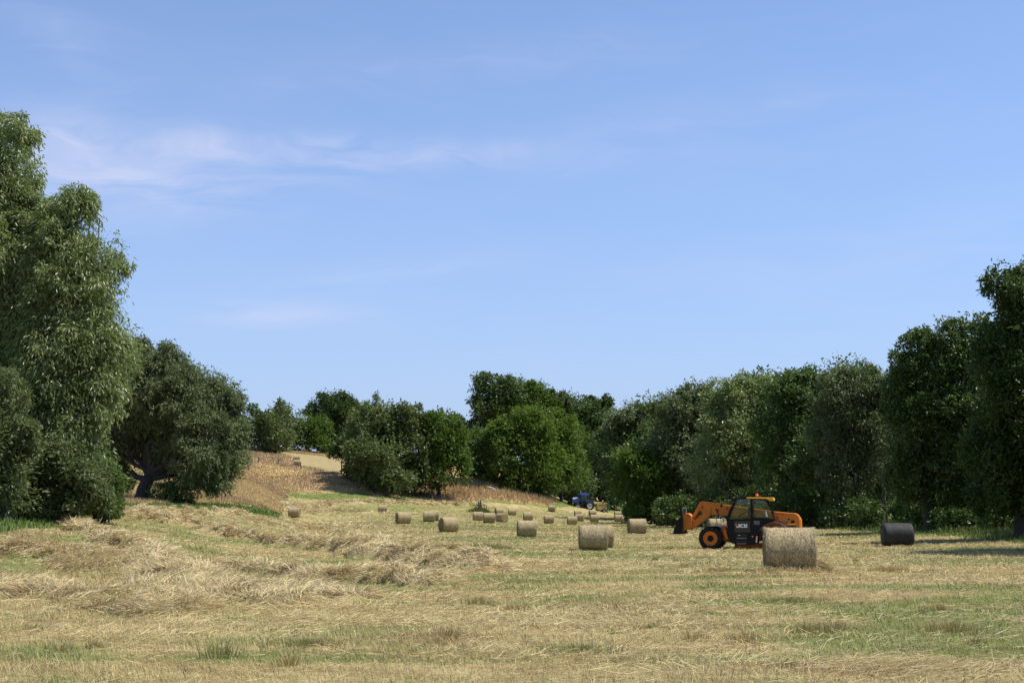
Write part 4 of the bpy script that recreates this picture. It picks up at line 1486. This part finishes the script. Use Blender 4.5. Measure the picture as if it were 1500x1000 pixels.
def poly_bars(name, pts3, r_, mt, parent, ns=8):
    V, Fs = [], []
    for a, b in zip(pts3[:-1], pts3[1:]):
        tube(V, Fs, [a, b], [r_, r_], ns)
    me = bpy.data.meshes.new(name)
    me.from_pydata(V, [], Fs)
    return link(name, me, mt, parent)


# ------------------------------------------------------------------ telehandler
TD = 61.0
tp = at(1040.5, 803, TD)
YAW = -15
tz = gz(tp.x + 1.3, TD - .3)
TH_ = empty("telehandler", (tp.x, TD, tz - .03), R(YAW), "orange telehandler with black cab, yellow roof and its bent boom lowered in front", "telehandler")


def Q(X, Y):
    return ((X - 378) / 184.0, (640 - Y) / 190.0)


def QP(*pts):
    return [Q(*p) for p in pts]


wheel(TH_, (0, .25, .53), .545, .44, .33, ORANGE, 0)
wheel(TH_, (0.02, 1.95, .53), .545, .44, .33, ORANGE, 0)
wheel(TH_, (2.92, .25, .53), .545, .44, .33, ORANGE, 0)
wheel(TH_, (2.92, 1.95, .53), .545, .44, .33, ORANGE, 0)
prism("axle", QP((360, 520), (396, 520), (396, 556), (360, 556)), .45, 1.75, BLACK, TH_)
prism("axle", QP((898, 520), (934, 520), (934, 556), (898, 556)), .45, 1.75, BLACK, TH_)
prism("chassis", QP((440, 470), (500, 440), (860, 480), (940, 500), (940, 560), (500, 575), (450, 540)), .55, 1.65, ORANGE_D, TH_, .03)
prism("belly_pan", QP((578, 580), (806, 580), (804, 624), (590, 626), (578, 612)), .5, 1.5, ORANGE_D, TH_)
prism("front_frame", QP((470, 432), (486, 422), (505, 440), (532, 545), (505, 548), (480, 470)), .30, 1.5, ORANGE, TH_, .015)
st_ = prism("step_box", QP((532, 488), (792, 488), (788, 575), (740, 590), (600, 592), (545, 572)), .06, .75, BLACK, TH_, .02)
prism("step", QP((606, 531), (686, 531), (686, 537), (606, 537)), .0, .10, STEEL, st_, .004)
prism("step", QP((606, 580), (686, 580), (686, 586), (606, 586)), .0, .10, STEEL, st_, .004)
prism("step_recess", QP((600, 494), (692, 494), (692, 590), (600, 590)), .05, .08, SEATM, st_, .004)
prism("side_lamp", QP((733, 513), (747, 513), (747, 526), (733, 526)), .03, .07, AMBER, st_, .004)
prism("reflector", QP((772, 515), (783, 515), (778, 572), (765, 572)), .04, .07, SILV, st_, .003)
prism("badge", QP((618, 506), (636, 506), (636, 512), (618, 512)), .035, .06, SILV, st_, .002)

# cab
cab = prism("cab", QP((520, 372), (735, 366), (738, 352), (862, 356), (934, 372), (868, 400), (836, 430), (800, 490), (532, 490)), .06, .98, BLACK, TH_, .02)
prism("door_panel", QP((585, 384), (722, 382), (722, 484), (590, 484)), .035, .075, DOORP, cab, .01)


def pane(name, pts, y_):
    return prism(name, pts, y_, y_ + .012, GLASS, cab, 0)


for y_ in (.075, .95):
    pane("window", QP((540, 368), (610, 200), (728, 196), (728, 366)), y_)
    pane("window", QP((746, 196), (852, 203), (888, 262), (922, 362), (746, 352)), y_)
V, Fs = [], []
for y_ in (.08, .95):
    Vq = lambda X, Y: (Q(X, Y)[0], y_, Q(X, Y)[1])
    for path, rr in (([Vq(528, 376), Vq(548, 300), (Vq(604, 192))], .042), ([Vq(604, 192), Vq(735, 189), Vq(858, 196)], .03), ([Vq(858, 196), Vq(892, 256), Vq(934, 372)], .032),
                     ([Vq(737, 190), Vq(737, 372)], .045), ([Vq(528, 372), Vq(737, 368), Vq(934, 370)], .025)):
        for a, b in zip(path[:-1], path[1:]):
            tube(V, Fs, [a, b], [rr, rr], 8)
for X, Y in ((604, 192), (858, 196), (528, 374)):
    a = Q(X, Y)
    tube(V, Fs, [(a[0], .08, a[1]), (a[0], .95, a[1])], [.035, .035], 8)
me = bpy.data.meshes.new("cab_frame")
me.from_pydata(V, [], Fs)
link("cab_frame", me, BLACK, cab)
prism("seat", QP((655, 372), (735, 372), (735, 345), (722, 262), (702, 262), (700, 340), (655, 346)), .32, .75, SEATM, cab, .03)
o = lathe("steering_wheel", [(0, .17), (.012, .185), (0, .2), (-.012, .185), (0, .17)], 24, SEATM, cab, (Q(640, 325)[0], .52, Q(640, 325)[1]))
o.rotation_euler = (R(90 - 30), 0, R(90))
bar("steering_column", (Q(640, 325)[0], .52, Q(640, 325)[1]), (Q(610, 372)[0], .52, Q(610, 372)[1]), .03, SEATM, cab)
prism("window_sticker", QP((852, 300), (862, 300), (874, 345), (862, 345)), .066, .074, WHITE, cab, 0)
prism("rear_shelf", QP((752, 380), (806, 382), (800, 418), (756, 414)), .04, .065, GREY, cab, .005)
prism("roof", QP((696, 174), (915, 176), (926, 182), (928, 200), (918, 207), (896, 205), (862, 188), (700, 186)), .0, 1.04, YEL, TH_, .02)
prism("roof_visor", QP((592, 184), (640, 178), (698, 174), (698, 186), (640, 190), (598, 196)), .03, 1.0, BLACK, TH_, .01)
for i in range(7):
    prism("visor_slot", QP((628 + i * 15, 193), (636 + i * 15, 193), (636 + i * 15, 197), (628 + i * 15, 197)), .04, .055, SILV, TH_, 0)
bc = empty("beacon", (Q(780, 172)[0], .5, Q(780, 172)[1]), 0)
bc.parent = TH_
V, Fs = [], []
tube(V, Fs, [(0, 0, 0), (0, 0, .04)], [.09, .08], 16)
me = bpy.data.meshes.new("beacon_base")
me.from_pydata(V, [], Fs)
link("beacon_base", me, BLACK, bc)
V, Fs = [], []
tube(V, Fs, [(0, 0, .03), (0, 0, .12), (0, 0, .17)], [.075, .065, .035], 16)
me = bpy.data.meshes.new("lens")
me.from_pydata(V, [], Fs)
link("lens", me, AMBER, bc)
for (X, Y, yy) in ((575, 192, .15), (566, 200, .85)):
    o = prism("work_light", QP((X - 16, Y - 12), (X + 12, Y - 14), (X + 16, Y + 8), (X - 10, Y + 14)), yy, yy + .14, BLACK, TH_, .015)
    prism("light_lens", QP((X - 18, Y - 8), (X - 16, Y - 10), (X - 11, Y + 10), (X - 13, Y + 12)), yy + .02, yy + .12, SILV, o, .003)
bar("light_bracket", (Q(580, 196)[0], .2, Q(580, 196)[1]), (Q(604, 190)[0], .2, Q(604, 190)[1]), .02, BLACK, TH_)

# emblem lettering on the door, built as raised strokes
LT = {'J': [(.55, 1), (1.0, 1), (1.0, .18), (.86, 0), (.14, 0), (0, .18), (0, .42), (.34, .42), (.34, .30), (.42, .24), (.58, .24), (.62, .30), (.62, .8), (.55, .8)],
      'C': [(.14, 1), (1.0, 1), (1.0, .76), (.42, .76), (.34, .68), (.34, .32), (.42, .24), (1.0, .24), (1.0, 0), (.14, 0), (0, .16), (0, .84)]}
lx0, lx1, ly0, ly1 = 604, 700, 441, 410


def letter(pts, i, y0=.022, y1=.034, mt=WHITE):
    w_ = (lx1 - lx0) / 3.12
    out = []
    for (u_, v_) in pts:
        X = lx0 + w_ * (i * 1.06 + u_ * .96 + v_ * .06)
        Y = ly0 + (ly1 - ly0) * v_
        out.append(Q(X, Y))
    return prism("letter", out, y0, y1, mt, cab, 0)


letter(LT['J'], 0)
letter(LT['C'], 1)
# B as a stem and two bowls
letter([(0, 0), (.34, 0), (.34, 1), (0, 1)], 2)
letter([(.34, .80), (.84, .80), (.80, 1), (.34, 1)], 2)
letter([(.34, .40), (.88, .40), (.88, .60), (.34, .60)], 2)
letter([(.34, 0), (.86, 0), (.96, .10), (.96, .20), (.34, .20)], 2)
letter([(.66, .20), (.98, .20), (.98, .36), (.90, .42), (.66, .42)], 2)
letter([(.66, .58), (.86, .58), (.94, .66), (.94, .88), (.84, 1), (.66, 1)], 2)
prism("emblem_patch", QP((597, 408), (610, 408), (607, 424), (594, 424)), .024, .034, ORANGE, cab, 0)

# boom
boom = prism("boom", QP((276, 214), (300, 212), (470, 236), (560, 248), (935, 302), (935, 352), (560, 340), (420, 334), (384, 332), (362, 322), (300, 312), (268, 268)), 1.08, 1.46, ORANGE, TH_, .02)
prism("boom_wear_band", QP((455, 232), (472, 234), (468, 262), (452, 258)), 1.06, 1.48, BLACK, boom, .004)
prism("boom_top_plate", QP((284, 208), (455, 228), (455, 236), (284, 216)), 1.05, 1.49, ORANGE, boom, .004)
for (X, Y) in ((296, 262), (432, 285), (512, 272)):
    lathe("pin_boss", [(-.03, .001), (-.03, .035), (.03, .035)], 16, BLACK, boom, (Q(X, Y)[0], 1.07, Q(X, Y)[1]))
prism("boom_rib", QP((366, 262), (372, 262), (374, 330), (366, 330)), 1.065, 1.09, ORANGE_D, boom, .002)
prism("boom_rib", QP((412, 270), (418, 270), (440, 334), (430, 334)), 1.065, 1.09, BLACK, boom, .002)
V, Fs = [], []
for (pa) in ([(375, 222), (380, 205), (392, 202), (405, 212), (420, 226)], [(452, 232), (460, 222), (466, 240), (462, 262)], [(430, 300), (412, 290), (404, 268), (412, 248)]):
    tube(V, Fs, [(Q(*p_)[0], 1.06 + .02 * i, Q(*p_)[1]) for i, p_ in enumerate(pa)], [.016] * len(pa), 6)
me = bpy.data.meshes.new("hose")
me.from_pydata(V, [], Fs)
link("hose", me, BLACK, boom)
for yy in (1.02, 1.40):
    prism("boom_arm", QP((268, 262), (300, 300), (362, 318), (350, 340), (302, 388), (250, 425), (192, 466), (160, 462), (165, 430), (215, 392), (262, 352), (300, 316), (262, 276)), yy, yy + .10, ORANGE, boom, .01)
    prism("boom_arm", QP((272, 214), (290, 240), (210, 372), (196, 392), (178, 384), (192, 360)), yy + .02, yy + .08, ORANGE, boom, .008)
prism("arm_web", QP((262, 330), (292, 346), (215, 440), (180, 448), (196, 408)), 1.1, 1.42, ORANGE_D, boom, .01)
bar("tilt_ram", (Q(318, 300)[0], 1.24, Q(318, 300)[1]), (Q(240, 388)[0], 1.24, Q(240, 388)[1]), .055, BLACK, boom, 12)
bar("ram_rod", (Q(245, 380)[0], 1.24, Q(245, 380)[1]), (Q(190, 440)[0], 1.24, Q(190, 440)[1]), .03, SILV, boom, 10)
bar("lift_ram", (Q(560, 345)[0], 1.28, Q(560, 345)[1]), (Q(760, 470)[0], 1.28, Q(760, 470)[1]), .06, BLACK, boom, 12)
car = prism("carriage", QP((128, 322), (150, 314), (176, 318), (202, 342), (206, 380), (196, 440), (172, 466), (140, 470), (128, 462)), .80, 1.75, ORANGE, TH_, .02)
for yy in (.86, 1.62):
    lathe("carriage_pin", [(-.05, .001), (-.05, .06), (.05, .06)], 16, ORANGE_D, car, (Q(180, 340)[0], yy - .06, Q(180, 340)[1]))
ff = prism("fork_frame", QP((114, 272), (128, 270), (130, 486), (148, 488), (150, 500), (112, 502)), .35, .47, BLACK, TH_, .006)
prism("frame_rail", QP((116, 300), (128, 300), (128, 330), (116, 330)), .47, 2.05, BLACK, ff, .006)
prism("frame_rail", QP((116, 440), (128, 440), (128, 480), (116, 480)), .47, 2.05, BLACK, ff, .006)
prism("frame_upright", QP((114, 300), (128, 300), (130, 486), (148, 500), (112, 502)), 2.05, 2.17, BLACK, ff, .006)
gb = prism("bale_grab", QP((48, 498), (56, 462), (72, 420), (84, 384), (112, 352), (112, 500), (60, 504)), .30, .36, BLACK, TH_, .006)
prism("grab_side", QP((48, 498), (56, 462), (72, 420), (84, 384), (112, 352), (112, 500), (60, 504)), 2.14, 2.20, BLACK, gb, .006)
prism("grab_back", QP((100, 370), (112, 356), (112, 500), (100, 500)), .36, 2.14, BLACK, gb, .004)
prism("grab_floor", QP((50, 490), (112, 490), (112, 503), (50, 503)), .36, 2.14, BLACK, gb, .004)
for yy in (.5, .9, 1.6, 2.0):
    bar("tine", (Q(100, 494)[0], yy, Q(100, 494)[1]), (Q(20, 500)[0], yy, Q(20, 500)[1]), .03, STEEL, gb)
V, Fs = [], []
for a, b in (((124, 312), (124, 268)), ((124, 270), (154, 270)), ((154, 268), (154, 320))):
    tube(V, Fs, [(Q(*a)[0], .84, Q(*a)[1]), (Q(*b)[0], .84, Q(*b)[1])], [.028, .028], 6)
me = bpy.data.meshes.new("hose_guard")
me.from_pydata(V, [], Fs)
link("hose_guard", me, STEEL, car)


def fender(name, cx, cz, r_, a0, a1, y0, y1, mt, parent, th=.03, sq=1.0):
    pts_o, pts_i = [], []
    for i in range(15):
        a = R(a0 + (a1 - a0) * i / 14)
        pts_o.append((cx + r_ * math.cos(a) * sq, cz + r_ * math.sin(a)))
        pts_i.append((cx + (r_ - th) * math.cos(a) * sq, cz + (r_ - th) * math.sin(a)))
    return prism(name, pts_o + pts_i[::-1], y0, y1, mt, parent, .006)


for yy in (.02, 1.72):
    fender("mudguard", .06, .53, .70, 35, 128, yy, yy + .46, GREY, TH_, .035)
    fender("mudguard", 2.97, .53, .77, 28, 150, yy, yy + .46, GREY, TH_, .035)
# row of bolts and scuffs on the front mudguard
for i in range(5):
    a = R(62 + i * 7)
    o = prism("mudguard_mark", [(.06 + .705 * math.cos(a) - .02, 1.17 + .02 * (i % 2)), (.06 + .705 * math.cos(a) + .02, 1.17 + .02 * (i % 2)), (.06 + .705 * math.cos(a) + .015, 1.215), (.06 + .705 * math.cos(a) - .01, 1.215)], .0, .02, SILV, TH_, 0)
for (X, Y, yy) in ((430, 352, .2), (465, 350, .32)):
    c_ = Q(X, Y)
    o = lathe("headlight", [(-.06, .001), (-.06, .05), (.0, .065), (.06, .06), (.07, .001)], 16, BLACK, TH_, (c_[0], yy, c_[1]))
    bar("stalk", (.0, .0, -.05), (.03, .02, -.28), .014, BLACK, o)
    lathe("lens", [(-.066, .001), (-.064, .035)], 14, SILV, o, (0, 0, 0))
    o.rotation_euler = (0, 0, R(-35))
bar("mirror_arm", (Q(530, 376)[0], .08, Q(530, 376)[1]), (Q(500, 372)[0], -.08, Q(500, 372)[1]), .014, BLACK, TH_)
prism("mirror", QP((486, 352), (504, 350), (508, 392), (490, 396)), -.14, -.10, STEEL, TH_, .008)

# rear body
rb = prism("rear_body", QP((862, 402), (905, 372), (925, 300), (1095, 316), (1116, 324), (1134, 350), (1146, 372), (1148, 560), (1100, 575), (1040, 560), (980, 500), (880, 470), (830, 500), (800, 490), (838, 430)), .50, 1.90, ORANGE, TH_, .025)
prism("corner_strip", QP((1130, 356), (1142, 376), (1145, 556), (1134, 556)), .46, .54, YEL, rb, .006)
prism("body_ledge", QP((1036, 412), (1112, 408), (1112, 418), (1036, 421)), .42, .52, YEL, rb, .005)
prism("body_recess", QP((1036, 424), (1110, 422), (1110, 450), (1036, 450)), .485, .51, BLACK, rb, .003)
prism("model_plate", QP((962, 386), (1032, 388), (1032, 402), (962, 400)), .48, .51, BLACK, rb, .003)
for i, (xa, xb) in enumerate(((972, 979), (984, 988), (992, 999), (1003, 1008), (1012, 1018), (1021, 1024))):
    prism("plate_mark", QP((xa, 391), (xb, 391), (xb, 397), (xa, 397)), .474, .482, SILV, rb, 0)
lathe("filler_cap", [(-.03, .001), (-.03, .045), (.02, .05)], 16, BLACK, rb, (Q(1045, 368)[0], .5, Q(1045, 368)[1]))
prism("latch_box", QP((1064, 378), (1094, 378), (1094, 400), (1064, 400)), .47, .51, BLACK, rb, .005)
prism("tail_lamp", QP((950, 340), (962, 340), (962, 372), (948, 376)), .40, .52, REDL, rb, .006)
prism("body_seam", QP((930, 322), (1090, 328), (1090, 331), (930, 326)), .492, .51, ORANGE_D, rb, 0)
prism("engine_cover", QP((470, 440), (520, 390), (850, 380), (880, 400), (880, 500), (480, 500)), 1.62, 2.25, ORANGE_D, TH_, .04)
bar("exhaust", (Q(900, 380)[0], 1.9, Q(900, 380)[1]), (Q(905, 330)[0], 1.9, Q(905, 330)[1]), .045, STEEL, TH_, 12)

# ------------------------------------------------------------------ blue tractor and baler
BD = 262.0
bp_ = at(820 + 835 / 18.75, 747, BD)
tz2 = gz(bp_.x, BD)
TR = empty("tractor", (bp_.x, BD, tz2 - .05), R(18), "blue tractor working along the far edge of the meadow, facing the brown bank", "tractor")
TR.scale = (1.08, 1.08, 1.08)
SC_ = 131.0


def U(*pts):
    return [((X - 835) / SC_, (612 - Y) / SC_) for X, Y in pts]


wheel(TR, (0, .35, .82), .86, .55, .48, SILV, lug=14, hub=GREY)
wheel(TR, (0, 1.9, .82), .86, .55, .48, SILV, lug=14, hub=GREY)
wheel(TR, (-2.35, .4, .62), .64, .45, .36, SILV, lug=14, hub=GREY)
wheel(TR, (-2.35, 1.85, .62), .64, .45, .36, SILV, lug=14, hub=GREY)
prism("chassis", U((470, 440), (880, 440), (880, 520), (480, 520)), .8, 1.45, BLACK, TR, .03)
hd = prism("hood", U((395, 330), (425, 300), (620, 290), (625, 410), (520, 420), (395, 400)), .70, 1.55, BLUE, TR, .05)
prism("hood_stripe", U((410, 322), (430, 304), (560, 302), (520, 330), (420, 345)), .66, .72, WHITE, hd, .01)
prism("grille", U((388, 345), (400, 332), (402, 402), (388, 400)), .75, 1.5, BLACK, hd, .01)
prism("front_weight", U((320, 400), (395, 380), (410, 480), (330, 480)), .6, 1.65, BLACK, TR, .04)
cb_ = prism("cab", U((610, 400), (760, 380), (790, 440), (760, 560), (640, 570), (610, 470)), .45, 1.8, BLACK, TR, .04)
V, Fs = [], []
for yy in (.5, 1.75):
    for a, b in (((612, 400), (625, 238)), ((700, 400), (700, 238)), ((780, 400), (800, 238))):
        pa, pb = U(a, b)
        tube(V, Fs, [(pa[0], yy, pa[1]), (pb[0], yy, pb[1])], [.05, .05], 6)
me = bpy.data.meshes.new("cab_frame")
me.from_pydata(V, [], Fs)
link("cab_frame", me, BLACK, cb_)
for yy in (.52, 1.72):
    prism("window", U((615, 400), (628, 240), (797, 240), (778, 400)), yy, yy + .02, GLASS, cb_, 0)
prism("seat", U((690, 400), (760, 400), (760, 300), (735, 300), (730, 360), (690, 365)), .9, 1.35, SEATM, cb_, .03)
prism("roof", U((592, 205), (620, 190), (760, 190), (840, 225), (835, 242), (600, 240)), .38, 1.88, BLUE, TR, .05)
fender("mudguard", -.02, .85, 1.02, 25, 140, .15, .72, BLUE, TR, .06)
fender("mudguard", -.02, .85, 1.02, 25, 140, 1.6, 2.15, BLUE, TR, .06)
bar("exhaust_pipe", (-1.75, .6, 2.3), (-1.75, .6, 3.0), .06, BLACK, TR)
bar("drawbar", (.3, 1.1, .55), (1.45, 1.1, .5), .05, BLACK, TR)

BA = empty("baler", (bp_.x + 2.15, BD - .2, gz(bp_.x + 2.2, BD) - .05), R(8), "tan round baler towed behind the blue tractor, half hidden by the dark alder", "baler")


def U3(*pts):
    return [((X - 1120) / SC_, (640 - Y) / SC_) for X, Y in pts]


bb = prism("baler_body", U3((1030, 405), (1110, 368), (1290, 395), (1300, 470), (1280, 580), (1100, 585), (1030, 560)), .2, 1.9, TANP, BA, .04)
prism("side_stripe", U3((1070, 440), (1280, 465), (1280, 480), (1070, 452)), .16, .22, BLACK, bb, .005)
prism("tailgate", U3((1292, 400), (1370, 430), (1400, 520), (1370, 590), (1285, 580), (1304, 470)), .25, 1.85, paint("green_paint", (.03, .09, .03), .4, .2), BA, .04)
prism("frame", U3((1010, 570), (1290, 582), (1280, 615), (1010, 600)), .3, 1.8, BLACK, BA, .02)
wheel(BA, (.72, .0, .36), .38, .3, .2, SILV, lug=12, hub=GREY, hubr=.08)
wheel(BA, (.72, 1.9, .36), .38, .3, .2, SILV, lug=12, hub=GREY, hubr=.08)
prism("pickup", U3((1000, 600), (1090, 595), (1100, 630), (1010, 635)), .2, 1.9, STEEL, BA, .02)

# ------------------------------------------------------------------ stump, posts, fallen log
STB = bark_mat("weathered_wood", (.045, .035, .03), (.17, .13, .11))
sx_, sy_ = ground_hit(703, 750)
st = empty("tree_stump", (sx_, sy_, gz(sx_, sy_)), R(5), "dark splintered tree stump with guard stakes, standing in a grass tuft among far bales", "stump")
V, Fs = [], []
tube(V, Fs, [(.1, 0, -.2), (.0, 0, .6), (-.15, 0, 1.3), (-.3, 0, 1.95)], [.34, .27, .2, .05], 9)
tube(V, Fs, [(.12, .1, .2), (.15, 0, 1.0), (.12, 0, 1.95), (.1, 0, 2.1)], [.26, .2, .13, .03], 9)
tube(V, Fs, [(-.1, 0, .9), (-.45, .1, 1.25), (-.62, .1, 1.5)], [.13, .09, .03], 7)
me = bpy.data.meshes.new("trunk")
me.from_pydata(V, [], Fs)
link("trunk", me, STB, st)
for (x_, y_, h_) in ((-.75, -.3, 1.25), (.78, -.2, 1.2), (1.15, .4, 1.25), (-.6, .7, 1.15)):
    V, Fs = [], []
    tube(V, Fs, [(x_, y_, -.2), (x_ + .03, y_, h_ * .6), (x_, y_, h_)], [.06, .055, .05], 7)
    me = bpy.data.meshes.new("stake")
    me.from_pydata(V, [], Fs)
    link("stake", me, STB, st)
bar("rail", (-.75, -.3, 1.1), (-.1, -.2, 1.05), .035, STB, st)
bar("rail", (.1, -.2, 1.1), (.78, -.2, 1.12), .035, STB, st)
n = 2600
a_ = rng.uniform(0, 6.28, n)
r_ = np.abs(rng.normal(0, .75, n))
x, y = sx_ + r_ * np.cos(a_) * 1.25, sy_ + r_ * np.sin(a_)
h = rng.uniform(.4, 1.0, n) * np.exp(-(r_ / 2.0) ** 2)
me = blades("tuft", x, y, z_ground(x, y), h, np.full(n, .07), a_, rng.uniform(.1, .5, n), jitter_col(np.tile(GRN * .8, (n, 1)), .3), jitter_col(np.tile(GRN * .7 + TAN * .3, (n, 1)), .3))
tag(link("stump_grass_tuft", me, BLADE), "rank green grass round the splintered stump", None, None, 'stuff')

for (px_, py_, h_, lb) in ((378.7, 677.5, 1.15, "weathered fence post in the brown hillside grass, nearest the spreading willow"), (407.3, 680, 1.2, "darkest fence post, midway along the brown hillside"), (440, 684.5, 1.0, "fence post below the half hidden hillside bale")):
    wx_, wy_ = ground_hit(px_, py_)
    V, Fs = [], []
    tube(V, Fs, [(0, 0, -.3), (.02, 0, h_ * .5), (.05, 0, h_ * .96), (.05, 0, h_)], [.13, .12, .12, .08], 7)
    me = bpy.data.meshes.new("fence_post")
    me.from_pydata(V, [], Fs)
    tag(link("fence_post", me, STB, None, (wx_, wy_, gz(wx_, wy_))), lb, "fence post", "old fence posts on the hillside")

lx_, ly_ = ground_hit(719, 726)
V, Fs = [], []
tube(V, Fs, [(-.75, 0, 1.75), (-.35, 0, 1.62), (.15, 0, 1.5), (.75, .1, 1.05), (1.0, .2, .7)], [.10, .15, .16, .13, .05], 8)
tube(V, Fs, [(.1, 0, 1.5), (.5, .1, 1.42), (.8, .1, 1.25)], [.07, .05, .02], 6)
me = bpy.data.meshes.new("fallen_log")
me.from_pydata(V, [], Fs)
LOGM = bark_mat("bleached_wood", (.22, .20, .19), (.55, .52, .50))
tag(link("fallen_log", me, LOGM, None, (lx_, ly_, gz(lx_, ly_))), "bleached fallen branch caught in the tall brown grass of the bank", "log")
print("SCRIPT DONE", len(bpy.data.objects), sum(len(m.polygons) for m in bpy.data.meshes))
